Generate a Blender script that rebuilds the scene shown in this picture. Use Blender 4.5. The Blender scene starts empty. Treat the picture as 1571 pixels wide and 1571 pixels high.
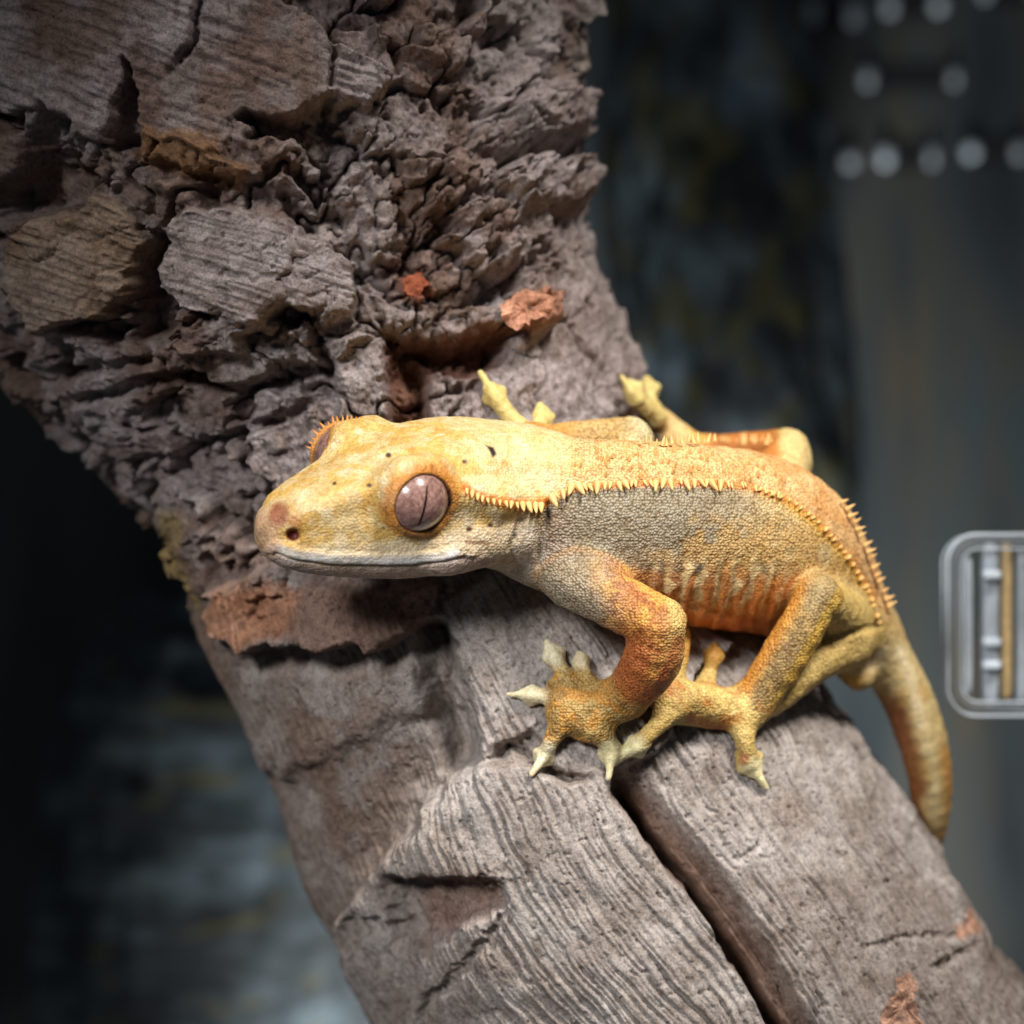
import bpy, math
import numpy as np

# ------------------------------------------------------------------ units
S = 8e-5            # metres per working unit (1 unit = 0.08 mm)
D = 5000.0          # camera distance in working units
CX = 785.5
sc = bpy.context.scene
COL = sc.collection

def P(px, py, d):
    """working-space point (x right, y up, z towards viewer)"""
    k = (D - d) / D
    return np.array([(px - CX) * k, -(py - CX) * k, d], float)

def to_world(v):
    v = np.asarray(v, float)
    return np.stack([v[..., 0], -v[..., 2], v[..., 1]], -1) * S

# ------------------------------------------------------------------ camera
cd = bpy.data.cameras.new('camera'); cam = bpy.data.objects.new('camera', cd); COL.objects.link(cam)
cam.location = (0, -D * S, 0); cam.rotation_euler = (math.pi / 2, 0, 0)
cd.sensor_width = 36; cd.lens = 36 * D / 1571.0
cd.clip_start = 0.01; cd.clip_end = 20
cd.dof.use_dof = True
cd.dof.focus_distance = (D - 475) * S
cd.dof.aperture_fstop = (cd.lens / 1000) / (95 * S)
sc.camera = cam

# ------------------------------------------------------------------ light
w = bpy.data.worlds.new('World'); sc.world = w; w.use_nodes = True
bg = w.node_tree.nodes['Background']; bg.inputs[0].default_value = (0.75, 0.85, 1.0, 1); bg.inputs[1].default_value = 0.05

def spot(name, pos, tgt, power, col, radius, angle, blend):
    L = bpy.data.lights.new(name, 'SPOT'); L.energy = power; L.color = col
    L.shadow_soft_size = radius * S; L.spot_size = math.radians(angle); L.spot_blend = blend
    o = bpy.data.objects.new(name, L); COL.objects.link(o)
    a = to_world(pos); b = to_world(tgt); o.location = a
    from mathutils import Vector
    o.rotation_euler = (Vector(b) - Vector(a)).to_track_quat('-Z', 'Y').to_euler()
    return o
spot('key_lamp', (1500, 3000, 2600), P(990, 1060, 250), 14.5, (1.0, 0.965, 0.92), 700, 19.5, 1.0)
spot('fill_lamp', (-2000, 1700, 4200), P(860, 1060, 250), 9.0, (0.95, 0.97, 1.0), 700, 17.5, 1.0)
spot('added_back_light', (500, -2500, -700), (150, -500, -2600), 5.2, (0.93, 0.97, 1.0), 250, 62, 1.0)  # added spot below the view to brighten the background; no known source

sc.render.engine = 'CYCLES'
sc.cycles.use_denoising = True
sc.view_settings.view_transform = 'Standard'; sc.view_settings.look = 'None'
sc.view_settings.exposure = 0.18; sc.view_settings.gamma = 1.0
sc.view_settings.use_curve_mapping = False

# ------------------------------------------------------------------ numpy helpers
rng = np.random.default_rng(7)
NT = rng.random((64, 64, 64)).astype(np.float32)
def vnoise(x, y, z, seed=0):
    x = np.asarray(x, np.float32) + seed * 17.31; y = np.asarray(y, np.float32) + seed * 7.77; z = np.asarray(z, np.float32) + seed * 3.13
    ix = np.floor(x); iy = np.floor(y); iz = np.floor(z)
    fx = x - ix; fy = y - iy; fz = z - iz
    ix = ix.astype(np.int32) & 63; iy = iy.astype(np.int32) & 63; iz = iz.astype(np.int32) & 63
    jx = (ix + 1) & 63; jy = (iy + 1) & 63; jz = (iz + 1) & 63
    fx = fx * fx * (3 - 2 * fx); fy = fy * fy * (3 - 2 * fy); fz = fz * fz * (3 - 2 * fz)
    a = NT[ix, iy, iz] * (1 - fx) + NT[jx, iy, iz] * fx
    b = NT[ix, jy, iz] * (1 - fx) + NT[jx, jy, iz] * fx
    c = NT[ix, iy, jz] * (1 - fx) + NT[jx, iy, jz] * fx
    d = NT[ix, jy, jz] * (1 - fx) + NT[jx, jy, jz] * fx
    return (a * (1 - fy) + b * fy) * (1 - fz) + (c * (1 - fy) + d * fy) * fz
def fbm(x, y, z, oct=4, seed=0, gain=0.5):
    s = 0; a = 1; t = 0
    for o in range(oct):
        s = s + a * vnoise(x * 2 ** o, y * 2 ** o, z * 2 ** o, seed + o * 1.7); t += a; a *= gain
    return s / t          # about 0..1
J2 = rng.random((64, 64, 3)).astype(np.float32)
def worley2(x, y, jit=0.9):
    x = np.asarray(x, np.float32); y = np.asarray(y, np.float32)
    ix = np.floor(x).astype(np.int32); iy = np.floor(y).astype(np.int32)
    f1 = np.full(x.shape, 9., np.float32); f2 = f1.copy(); idv = np.zeros_like(f1)
    for dx in (-1, 0, 1):
        for dy in (-1, 0, 1):
            cx = ix + dx; cy = iy + dy
            j = J2[cx & 63, cy & 63]
            dd = np.hypot(cx + .5 + (j[..., 0] - .5) * jit - x, cy + .5 + (j[..., 1] - .5) * jit - y)
            m = dd < f1
            f2 = np.where(m, f1, np.minimum(f2, dd)); idv = np.where(m, j[..., 2], idv); f1 = np.where(m, dd, f1)
    return f1, f2, idv
def sstep(a, b, x):
    t = np.clip((x - a) / (b - a), 0, 1); return t * t * (3 - 2 * t)
def seg_dist(x, y, pts):
    """distance to a polyline and parameter along it"""
    best = np.full(x.shape, 1e9); tt = np.zeros(x.shape); n = len(pts) - 1
    for i in range(n):
        ax, ay = pts[i][:2]; bx, by = pts[i + 1][:2]
        ux, uy = bx - ax, by - ay; t = np.clip(((x - ax) * ux + (y - ay) * uy) / (ux * ux + uy * uy), 0, 1)
        d = np.hypot(x - ax - t * ux, y - ay - t * uy); m = d < best
        best = np.where(m, d, best); tt = np.where(m, (i + t) / n, tt)
    return best, tt
def poly_sd(x, y, poly):
    n = len(poly); d, _ = seg_dist(x, y, list(poly) + [poly[0]])
    ins = np.zeros(x.shape, bool)
    for i in range(n):
        x0, y0 = poly[i]; x1, y1 = poly[(i + 1) % n]
        if y0 == y1: continue
        c = ((y0 > y) != (y1 > y)) & (x < (x1 - x0) * (y - y0) / (y1 - y0) + x0)
        ins ^= c
    return np.where(ins, -d, d)
def lin(c):
    c = np.asarray(c, float) / 255.0
    return np.where(c <= 0.04045, c / 12.92, ((c + 0.055) / 1.055) ** 2.4)
def cr_interp(x, xs, ys):
    """monotone-ish cubic (Catmull-Rom) interpolation"""
    xs = np.asarray(xs, float); ys = np.asarray(ys, float); m = np.gradient(ys, xs)
    x = np.clip(x, xs[0], xs[-1]); i = np.clip(np.searchsorted(xs, x) - 1, 0, len(xs) - 2)
    h = xs[i + 1] - xs[i]; t = (x - xs[i]) / h; t2 = t * t; t3 = t2 * t
    return (2 * t3 - 3 * t2 + 1) * ys[i] + (t3 - 2 * t2 + t) * h * m[i] + (-2 * t3 + 3 * t2) * ys[i + 1] + (t3 - t2) * h * m[i + 1]

# ------------------------------------------------------------------ mesh helpers
def mesh_from(name, verts, quads, mat, parent=None, smooth=True, col=None, tris=None):
    me = bpy.data.meshes.new(name)
    verts = np.asarray(verts, np.float32); nv = len(verts)
    faces = [] if quads is None else np.asarray(quads, np.int32)
    nq = len(faces); nt = 0 if tris is None else len(tris)
    me.vertices.add(nv); me.vertices.foreach_set('co', verts.ravel())
    loops = np.concatenate(([faces.ravel()] if nq else []) + ([np.asarray(tris, np.int32).ravel()] if nt else []))
    me.loops.add(len(loops)); me.loops.foreach_set('vertex_index', loops.astype(np.int32))
    me.polygons.add(nq + nt)
    st = np.concatenate([np.arange(nq) * 4, nq * 4 + np.arange(nt) * 3]).astype(np.int32)
    me.polygons.foreach_set('loop_start', st)
    me.polygons.foreach_set('use_smooth', np.full(nq + nt, smooth))
    me.update(calc_edges=True); me.validate()
    if col is not None:
        a = me.color_attributes.new('tint', 'FLOAT_COLOR', 'POINT')
        c = np.ones((nv, 4), np.float32); c[:, :col.shape[1]] = col
        a.data.foreach_set('color', c.ravel())
    if mat: me.materials.append(mat)
    o = bpy.data.objects.new(name, me); COL.objects.link(o)
    if parent: o.parent = parent
    return o
def tag(o, label=None, cat=None, group=None, kind=None):
    if label: o['label'] = label
    if cat: o['category'] = cat
    if group: o['group'] = group
    if kind: o['kind'] = kind
    return o
def empty(name, loc=(0, 0, 0)):
    o = bpy.data.objects.new(name, None); o.empty_display_size = 0.01; COL.objects.link(o); o.location = loc; return o
def rel(child, parent):
    """parent an object built in world space"""
    child.parent = parent
    from mathutils import Matrix
    child.matrix_parent_inverse = Matrix.Translation(parent.location).inverted()
    return child

# ------------------------------------------------------------------ materials
def mat_new(name):
    m = bpy.data.materials.new(name); m.use_nodes = True
    nt = m.node_tree; return m, nt, nt.nodes, nt.links, nt.nodes['Principled BSDF']
def nd(N, t, **kw):
    n = N.new(t)
    for k, v in kw.items(): setattr(n, k, v)
    return n
def mixc(N, L, fac, a, b, mode='MIX'):
    n = nd(N, 'ShaderNodeMix', data_type='RGBA', blend_type=mode)
    for i, v in ((0, fac), (6, a), (7, b)):
        if hasattr(v, 'links') or hasattr(v, 'is_linked'): L.new(v, n.inputs[i])
        else: n.inputs[i].default_value = v if i == 0 else (*v, 1)
    return n.outputs[2]
def noise_tex(N, L, vec, scale, detail=4, rough=0.55, dist=0):
    n = nd(N, 'ShaderNodeTexNoise'); n.inputs['Scale'].default_value = scale; n.inputs['Detail'].default_value = detail
    n.inputs['Roughness'].default_value = rough; n.inputs['Distortion'].default_value = dist
    if vec is not None: L.new(vec, n.inputs['Vector'])
    return n
def ramp(N, L, val, stops):
    r = nd(N, 'ShaderNodeValToRGB'); e = r.color_ramp.elements
    while len(e) < len(stops): e.new(0.5)
    for i, (p, c) in enumerate(stops):
        e[i].position = p; e[i].color = (*c, 1) if len(c) == 3 else c
    L.new(val, r.inputs[0]); return r.outputs[0]
def bump(N, L, h, strength, dist, prev=None):
    b = nd(N, 'ShaderNodeBump'); b.inputs['Strength'].default_value = strength; b.inputs['Distance'].default_value = dist
    L.new(h, b.inputs['Height'])
    if prev is not None: L.new(prev, b.inputs['Normal'])
    return b.outputs[0]

# bark
m_bark, nt, N, L, B = mat_new('weathered_cork_bark')
tc = nd(N, 'ShaderNodeTexCoord').outputs['Object']
at = nd(N, 'ShaderNodeVertexColor', layer_name='tint')
n1 = noise_tex(N, L, tc, 900, 5, 0.65); n2 = noise_tex(N, L, tc, 3500, 3, 0.6); n3 = noise_tex(N, L, tc, 160, 4)
g1 = ramp(N, L, n1.outputs[0], [(0.30, (0.55, 0.5, 0.46)), (0.5, (1, 1, 1)), (0.72, (1.3, 1.28, 1.27))])
g2 = ramp(N, L, n2.outputs[0], [(0.30, (0.6, 0.56, 0.53)), (0.55, (1.08, 1.08, 1.08))])
g3 = ramp(N, L, n3.outputs[0], [(0.32, (0.78, 0.72, 0.68)), (0.62, (1.12, 1.12, 1.14))])
c = mixc(N, L, 1.0, at.outputs[0], g1, 'MULTIPLY'); c = mixc(N, L, 1.0, c, g2, 'MULTIPLY'); c = mixc(N, L, 1.0, c, g3, 'MULTIPLY')
vp = nd(N, 'ShaderNodeTexVoronoi'); vp.inputs['Scale'].default_value = 620; L.new(tc, vp.inputs['Vector'])
pits = ramp(N, L, vp.outputs['Distance'], [(0.06, (0.25, 0.22, 0.2)), (0.16, (1, 1, 1))])
pm = ramp(N, L, noise_tex(N, L, tc, 240, 2).outputs[0], [(0.52, (0, 0, 0)), (0.62, (1, 1, 1))])
c = mixc(N, L, pm, c, mixc(N, L, 1.0, c, pits, 'MULTIPLY'))
L.new(c, B.inputs['Base Color']); B.inputs['Roughness'].default_value = 0.88; B.inputs['Specular IOR Level'].default_value = 0.25
b1 = bump(N, L, n1.outputs[0], 0.9, 0.00035); b2 = bump(N, L, n2.outputs[0], 0.8, 0.00012, b1)
L.new(b2, B.inputs['Normal'])

# gecko skin: tint holds colour, alpha holds how strongly beaded the scales are
m_skin, nt, N, L, B = mat_new('beaded_gecko_skin')
tc = nd(N, 'ShaderNodeTexCoord').outputs['Object']
at = nd(N, 'ShaderNodeVertexColor', layer_name='tint')
vz = nd(N, 'ShaderNodeTexVoronoi'); vz.inputs['Scale'].default_value = 3100; vz.inputs['Randomness'].default_value = 0.75; L.new(tc, vz.inputs['Vector'])
nz = noise_tex(N, L, tc, 1500, 3, 0.6); nz2 = noise_tex(N, L, tc, 420, 3, 0.6)
dots = ramp(N, L, vz.outputs['Distance'], [(0.18, (1.18, 1.17, 1.14)), (0.5, (0.95, 0.89, 0.81)), (0.75, (0.58, 0.46, 0.35))])
c1 = mixc(N, L, at.outputs['Alpha'], at.outputs[0], mixc(N, L, 1.0, at.outputs[0], dots, 'MULTIPLY'))
v1 = ramp(N, L, nz.outputs[0], [(0.3, (0.82, 0.78, 0.7)), (0.65, (1.1, 1.1, 1.1))])
v2 = ramp(N, L, nz2.outputs[0], [(0.3, (0.9, 0.84, 0.74)), (0.65, (1.07, 1.08, 1.1))])
c1 = mixc(N, L, 1.0, c1, v1, 'MULTIPLY'); c1 = mixc(N, L, 1.0, c1, v2, 'MULTIPLY')
L.new(c1, B.inputs['Base Color']); B.inputs['Roughness'].default_value = 0.52; B.inputs['Specular IOR Level'].default_value = 0.35
B.inputs['Subsurface Weight'].default_value = 0.18; B.inputs['Subsurface Radius'].default_value = (1.0, 0.45, 0.2); B.inputs['Subsurface Scale'].default_value = 0.0007
inv = nd(N, 'ShaderNodeMath', operation='SUBTRACT'); inv.inputs[0].default_value = 1; L.new(vz.outputs['Distance'], inv.inputs[1])
sc_ = nd(N, 'ShaderNodeMath', operation='MULTIPLY'); L.new(inv.outputs[0], sc_.inputs[0])
al = nd(N, 'ShaderNodeMath', operation='MULTIPLY_ADD'); L.new(at.outputs['Alpha'], al.inputs[0]); al.inputs[1].default_value = 0.8; al.inputs[2].default_value = 0.2
L.new(al.outputs[0], sc_.inputs[1])
b1 = bump(N, L, sc_.outputs[0], 0.9, 0.0002); b2 = bump(N, L, nz2.outputs[0], 0.3, 0.0003, b1)
L.new(b2, B.inputs['Normal'])

def simple(name, col, rough=0.5, **kw):
    m, nt, N, L, B = mat_new(name)
    n = noise_tex(N, L, nd(N, 'ShaderNodeTexCoord').outputs['Object'], kw.pop('nscale', 900), 4)
    lo = kw.pop('lo', 0.8); r = ramp(N, L, n.outputs[0], [(0.3, (lo, lo, lo)), (0.7, (1.1, 1.1, 1.1))])
    c = mixc(N, L, 1.0, tuple(col), r, 'MULTIPLY'); L.new(c, B.inputs['Base Color'])
    B.inputs['Roughness'].default_value = rough
    for k, v in kw.items(): B.inputs[k].default_value = v
    return m
m_spike = simple('orange_spike', lin((236, 184, 112)), 0.5)
m_lash = simple('orange_lash', lin((222, 146, 66)), 0.5)
m_pupil = simple('dark_pupil', (0.006, 0.004, 0.004), 0.15)

m_eye, nt, N, L, B = mat_new('marbled_eye')
tc = nd(N, 'ShaderNodeTexCoord').outputs['Object']
n = noise_tex(N, L, tc, 1300, 5, 0.7, 1.2)
c = ramp(N, L, n.outputs[0], [(0.3, lin((100, 66, 58))), (0.5, lin((152, 114, 103))), (0.7, lin((186, 150, 136)))])
vv = nd(N, 'ShaderNodeTexVoronoi', feature='DISTANCE_TO_EDGE'); vv.inputs['Scale'].default_value = 1500; L.new(tc, vv.inputs['Vector'])
ve = ramp(N, L, vv.outputs['Distance'], [(0.0, (0.7, 0.6, 0.55)), (0.08, (1, 1, 1))])
c = mixc(N, L, 1.0, c, ve, 'MULTIPLY')
L.new(c, B.inputs['Base Color']); B.inputs['Roughness'].default_value = 0.28
B.inputs['Coat Weight'].default_value = 1.0; B.inputs['Coat Roughness'].default_value = 0.04

# ================================================================== CORK BRANCH
edge_L = [(-420, -160), (-220, 200), (-60, 480), (60, 640), (190, 785), (292, 950), (375, 1110), (425, 1240), (475, 1380), (560, 1530), (650, 1680), (740, 1830), (840, 1990)]
edge_R = [(690, -520), (840, -190), (893, 40), (900, 190), (905, 335), (958, 490), (1035, 690), (1130, 850), (1240, 1005), (1325, 1130), (1440, 1290), (1560, 1480), (1680, 1650)]
NU, NF, NB = 960, 800, 90
u = np.linspace(0, 12, NU); k = np.arange(13)
Lx = cr_interp(u, k, [p[0] for p in edge_L]) - CX; Ly = -(cr_interp(u, k, [p[1] for p in edge_L]) - CX)
Rx = cr_interp(u, k, [p[0] for p in edge_R]) - CX; Ry = -(cr_interp(u, k, [p[1] for p in edge_R]) - CX)
C = np.stack([(Lx + Rx) / 2, (Ly + Ry) / 2], -1); Hv = np.stack([(Rx - Lx) / 2, (Ry - Ly) / 2], -1)
hw = np.linalg.norm(Hv, axis=1); Hn = Hv / hw[:, None]
phf = np.linspace(math.pi * 1.06, -0.06 * math.pi, NF)             # front: left edge -> right edge
phb = np.linspace(-0.06 * math.pi, -math.pi * 0.94, NB + 2)[1:-1]
ph = np.concatenate([phf, phb]); NV = len(ph)
RZ = 0.78
cp = np.cos(ph)[None]; sp = np.sin(ph)[None]
base = np.zeros((NU, NV, 3)); 
base[..., 0] = C[:, 0:1] + Hv[:, 0:1] * cp; base[..., 1] = C[:, 1:2] + Hv[:, 1:2] * cp; base[..., 2] = hw[:, None] * RZ * sp
nrm = np.zeros_like(base); nrm[..., 0] = Hn[:, 0:1] * cp * RZ; nrm[..., 1] = Hn[:, 1:2] * cp * RZ; nrm[..., 2] = sp
nrm /= np.linalg.norm(nrm, axis=-1, keepdims=True)
kk = D / (D - base[..., 2])
X = base[..., 0] * kk + CX; Y = -base[..., 1] * kk + CX                 # position of each base point as seen in the photo
bx, by, bz = base[..., 0], base[..., 1], base[..., 2]
front = sp > -0.2
front = np.broadcast_to(front, X.shape)
slen = np.concatenate([[0], np.cumsum(np.linalg.norm(np.diff(C, axis=0), axis=1))])
A = np.broadcast_to(slen[:, None], X.shape)                             # along
Bc = (math.pi - ph)[None] * 400.0 + 0 * A                               # around

# warped photo coordinates so that hand-placed edges are ragged
w1 = fbm(bx / 38, by / 38, bz / 38, 4, 1) - .5; w2 = fbm(bx / 38, by / 38, bz / 38, 4, 9) - .5
w3 = fbm(bx / 150, by / 150, bz / 150, 2, 4) - .5; w4 = fbm(bx / 150, by / 150, bz / 150, 2, 14) - .5
XW = X + 46 * w1 + 30 * w3; YW = Y + 46 * w2 + 30 * w4
H = np.zeros(X.shape)
bk = np.array
def region(poly, soft=10, warp=True):
    xs = [p[0] for p in poly]; ys = [p[1] for p in poly]; m = 60 + soft
    sel = front & (X > min(xs) - m) & (X < max(xs) + m) & (Y > min(ys) - m) & (Y < max(ys) + m)
    out = np.zeros(X.shape)
    if sel.any():
        sd = poly_sd((XW if warp else X)[sel], (YW if warp else Y)[sel], poly)
        out[sel] = sstep(soft, -soft, sd)
    return out
def crack(pts, width, depth, warp=0.5):
    xs = [p[0] for p in pts]; ys = [p[1] for p in pts]; m = 80
    sel = front & (X > min(xs) - m) & (X < max(xs) + m) & (Y > min(ys) - m) & (Y < max(ys) + m)
    out = np.zeros(X.shape)
    d, t = seg_dist((X + (XW - X) * warp)[sel], (Y + (YW - Y) * warp)[sel], pts)
    out[sel] = -depth * sstep(width, width * 0.25, d) * np.minimum(1, np.minimum(t, 1 - t) * 8 + 0.25)
    return out

# how rough each zone is: crumbling upper half, calmer slabs below
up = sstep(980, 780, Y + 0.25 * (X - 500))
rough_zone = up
smooth_r = region([(720, 545), (800, 505), (860, 430), (930, 385), (1010, 600), (900, 700), (760, 680)], 30)
plateC = region([(-90, -90), (330, -90), (500, 50), (600, 125), (560, 185), (500, 150), (470, 172), (430, 178), (380, 165), (345, 190), (372, 258), (300, 232), (215, 188), (165, 222), (100, 160), (30, 172), (-90, 120)], 6)
plateD = region([(-90, 178), (30, 175), (66, 235), (55, 285), (-90, 300)], 6)
plateA = region([(48, 360), (90, 325), (150, 330), (170, 308), (215, 318), (224, 352), (238, 384), (212, 445), (180, 486), (85, 495), (38, 430)], 6)
plateB = region([(258, 352), (300, 318), (400, 328), (500, 368), (548, 420), (550, 482), (480, 492), (440, 470), (400, 502), (300, 472), (268, 440)], 6)
rough_zone = rough_zone * (1 - 0.75 * np.maximum.reduce([smooth_r, plateC, plateA * .8, plateB * .8, plateD * .6]))

# 1. big swells
H += 46 * (fbm(bx / 230, by / 230, bz / 230, 3, 2) - .5)
# 2. crumbling chunks: stepped, warped cells at two sizes
ca = A / 125 + 1.3 * (fbm(bx / 60, by / 60, bz / 60, 3, 5) - .5); cb = Bc / 150 + 1.3 * (fbm(bx / 60, by / 60, bz / 60, 3, 6) - .5)
f1, f2, idv = worley2(ca, cb)
H += rough_zone * (78 * (idv - .5) - 30 * sstep(0.16, 0.0, f2 - f1))
crumb = np.maximum(region([(620, 235), (720, 225), (805, 300), (790, 420), (700, 490), (600, 520), (590, 400)], 40), .35 * sstep(.5, .65, fbm(bx / 140, by / 140, bz / 140, 2, 15)))
ca = A / 34 + 1.1 * (fbm(bx / 26, by / 26, bz / 26, 3, 7) - .5); cb = Bc / 46 + 1.1 * (fbm(bx / 26, by / 26, bz / 26, 3, 8) - .5)
f1s, f2s, ids = worley2(ca, cb)
H += rough_zone * (.3 + crumb) * (26 * (ids - .5) - 12 * sstep(0.2, 0.0, f2s - f1s))
rg = 1 - np.abs(2 * fbm(bx / 55, by / 55, bz / 55, 4, 3) - 1)
H += rough_zone * 26 * (rg - .8)
tq = (H + 6 * (fbm(bx / 22, by / 22, bz / 22, 2, 16) - .5)) / 17; tf = tq - np.floor(tq)
H += rough_zone * .75 * (17 * (np.floor(tq) + sstep(.55, .95, tf)) - H)            # broken growth layers
H += (0.25 + rough_zone) * 14 * (fbm(bx / 16, by / 16, bz / 16, 3, 11) - .5)

# 3. upper plates and hollows as seen in the photo
H = H * (1 - 0.6 * np.maximum.reduce([plateC, plateA, plateB]))
H += 42 * plateC + 30 * plateD + 62 * plateA + 74 * plateB
H += plateC * 0.06 * (Y - 100) + plateB * 0.10 * (Y - 420) + plateA * 0.08 * (Y - 400)
H += -70 * region([(192, 92), (200, 98), (214, 175), (222, 225), (164, 222), (182, 160)], 7)
H += -80 * region([(60, 232), (110, 250), (165, 285), (140, 322), (60, 330), (-5, 322), (20, 290)], 12)
H += -60 * region([(78, 150), (104, 190), (82, 250), (52, 232)], 10)
H += -66 * region([(238, 372), (266, 350), (276, 522), (205, 522)], 12)
H += 44 * region([(268, 474), (420, 503), (472, 512), (482, 542), (400, 556), (278, 532)], 5)
H += 30 * region([(470, 492), (562, 482), (574, 522), (520, 545)], 5)
H += 34 * region([(215, 190), (300, 215), (385, 262), (370, 285), (290, 262), (215, 225)], 5)
H += 40 * region([(258, 285), (292, 268), (322, 292), (315, 318), (275, 320)], 12)
H += -22 * region([(330, 270), (450, 300), (560, 330), (540, 370), (420, 335), (330, 300)], 22)
H += 26 * region([(480, -90), (720, -90), (745, 60), (690, 112), (600, 60), (540, 20)], 8)
H += -30 * region([(720, 0), (820, -20), (850, 60), (780, 130), (715, 110)], 20)
H += 42 * region([(765, 158), (870, 132), (925, 165), (915, 205), (800, 218)], 14)
H += 38 * region([(755, 255), (890, 255), (915, 300), (880, 332), (790, 325)], 14)
H += -26 * region([(760, 215), (920, 210), (920, 250), (770, 250)], 12)
H += 26 * region([(650, 240), (720, 235), (800, 300), (780, 400), (700, 470), (640, 420)], 16)
H += -74 * region([(598, 512), (700, 500), (800, 500), (765, 542), (662, 566), (660, 640), (604, 655), (592, 570)], 10)
H += 40 * region([(512, 545), (560, 505), (618, 540), (632, 600), (604, 645), (520, 650)], 12)
H += 26 * region([(560, 440), (680, 450), (770, 470), (800, 500), (700, 512), (610, 520), (560, 500)], 6)
H += 40 * region([(770, 462), (815, 448), (850, 458), (842, 492), (790, 500)], 5)
H += 24 * region([(618, 424), (645, 415), (664, 436), (640, 458), (622, 450)], 5)
H += crack([(322, -60), (312, 10), (298, 60), (262, 115)], 9, 26)
H += crack([(508, 66), (512, 90), (502, 140)], 8, 26)
H += crack([(100, 620), (240, 585), (360, 600), (480, 560)], 16, 30) + crack([(160, 720), (300, 690), (430, 640), (505, 590)], 12, 22)
H += crack([(60, 580), (150, 560), (260, 555)], 14, 26)

# 4. lower slabs
H += 44 * region([(328, 905), (420, 884), (560, 893), (680, 893), (664, 950), (565, 986), (430, 988), (345, 962)], 7)
H += -26 * region([(380, 985), (560, 985), (680, 940), (700, 990), (560, 1030), (400, 1020)], 14)
plateM = region([(668, 930), (760, 860), (1020, 880), (1100, 1000), (1000, 1150), (930, 1195), (780, 1150), (722, 1192), (700, 1090)], 8)
H += 30 * plateM
H += 20 * region([(270, 955), (670, 955), (690, 1080), (560, 1132), (425, 1205), (300, 1120)], 22)
H += crack([(652, 940), (672, 1020), (692, 1100), (714, 1200)], 44, 66, 0.5)
H += -20 * region([(690, 1075), (722, 1195), (640, 1240), (585, 1310), (520, 1340), (600, 1200)], 50)
plateP = region([(786, 1156), (860, 1185), (926, 1192), (1003, 1302), (1092, 1420), (1192, 1580), (1260, 1720), (560, 1720), (560, 1560), (518, 1450), (556, 1380), (592, 1300), (652, 1240), (716, 1195)], 12)
H += 26 * plateP
low = 1 - up
cP, _ = seg_dist(X, Y, [(800, 1190), (880, 1360), (980, 1600), (1020, 1720)])
H += plateP * 46 * (1 - np.minimum(cP / 270, 1) ** 2)                       # the segment is rounded
cQ, _ = seg_dist(X, Y, [(1090, 1130), (1260, 1380), (1420, 1640)])
H += (1 - plateP) * low * front * 30 * (1 - np.minimum(cQ / 210, 1) ** 2) * sstep(900, 1000, X)
cM, _ = seg_dist(X, Y, [(800, 880), (830, 1000), (850, 1140)])
H += plateM * 26 * (1 - np.minimum(cM / 150, 1) ** 2)
pocket = region([(600, 1338), (700, 1340), (768, 1350), (778, 1376), (720, 1402), (664, 1446), (612, 1424)], 15)
H += -38 * pocket + 14 * region([(590, 1300), (660, 1250), (760, 1300), (775, 1338), (690, 1332), (600, 1332)], 16)
H += 14 * crack([(520, 1460), (560, 1420), (640, 1440)], 20, 1, 1) + 12 * (fbm(bx / 60, by / 60, bz / 60, 3, 52) - .5) * plateP
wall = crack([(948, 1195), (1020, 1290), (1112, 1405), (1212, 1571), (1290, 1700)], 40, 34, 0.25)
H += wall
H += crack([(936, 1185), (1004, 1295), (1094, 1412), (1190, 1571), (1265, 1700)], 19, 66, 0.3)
H += crack([(1318, 1462), (1400, 1440), (1490, 1425)], 10, 6, 1.4) + crack([(1430, 1490), (1470, 1470), (1500, 1462)], 9, 14, 1)
H += crack([(1150, 1290), (1130, 1310), (1110, 1320)], 7, 5, 1)
H += crack([(780, 1392), (760, 1440), (690, 1490), (655, 1560)], 12, 14, 1.3) 
H += crack([(1255, 1040), (1300, 1140), (1330, 1170)], 8, 14)
H += crack([(760, 1160), (800, 1150), (830, 1130)], 26, 26)

# 5. growth lines: fine stretched ridges
wA = fbm(bx / 260, by / 260, bz / 260, 2, 21) - .5
acr = Bc + 70 * wA + 9 * (fbm(bx / 45, by / 45, bz / 45, 2, 25) - .5)
gz = bz * 0
g_ax = fbm(A / 150, acr / 6.6, gz, 2, 22); g_ax = 1 - np.abs(2 * g_ax - 1)
rX = X * 0.94 + Y * 0.34; rY = -X * 0.34 + Y * 0.94
g_cr = fbm(rX / 90, (rY + 40 * wA) / 7.5, gz, 2, 23); g_cr = 1 - np.abs(2 * g_cr - 1)
cross_m = np.maximum.reduce([plateC, plateA, plateD, plateB * .7])
grain = g_ax * (1 - cross_m) + g_cr * cross_m
low = 1 - up
g_amp = 4.0 + 7.5 * low + 11.0 * cross_m + 3 * smooth_r
patch = 0.45 + 0.9 * sstep(.35, .65, fbm(bx / 90, by / 90, bz / 90, 3, 24))
sQ, _ = seg_dist(X, Y, [(1010, 1250), (1110, 1360), (1260, 1571), (1330, 1700)])
patch = np.maximum(patch, .95 * low)
patch = np.maximum(patch, 1.35 * sstep(150, 40, np.abs(sQ)) * front)
H += g_amp * patch * (grain - .75)
# small pores and nicks
pit = fbm(A / 9, acr / 5, gz, 2, 31)
H += -5 * sstep(.7, .82, pit)

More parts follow.
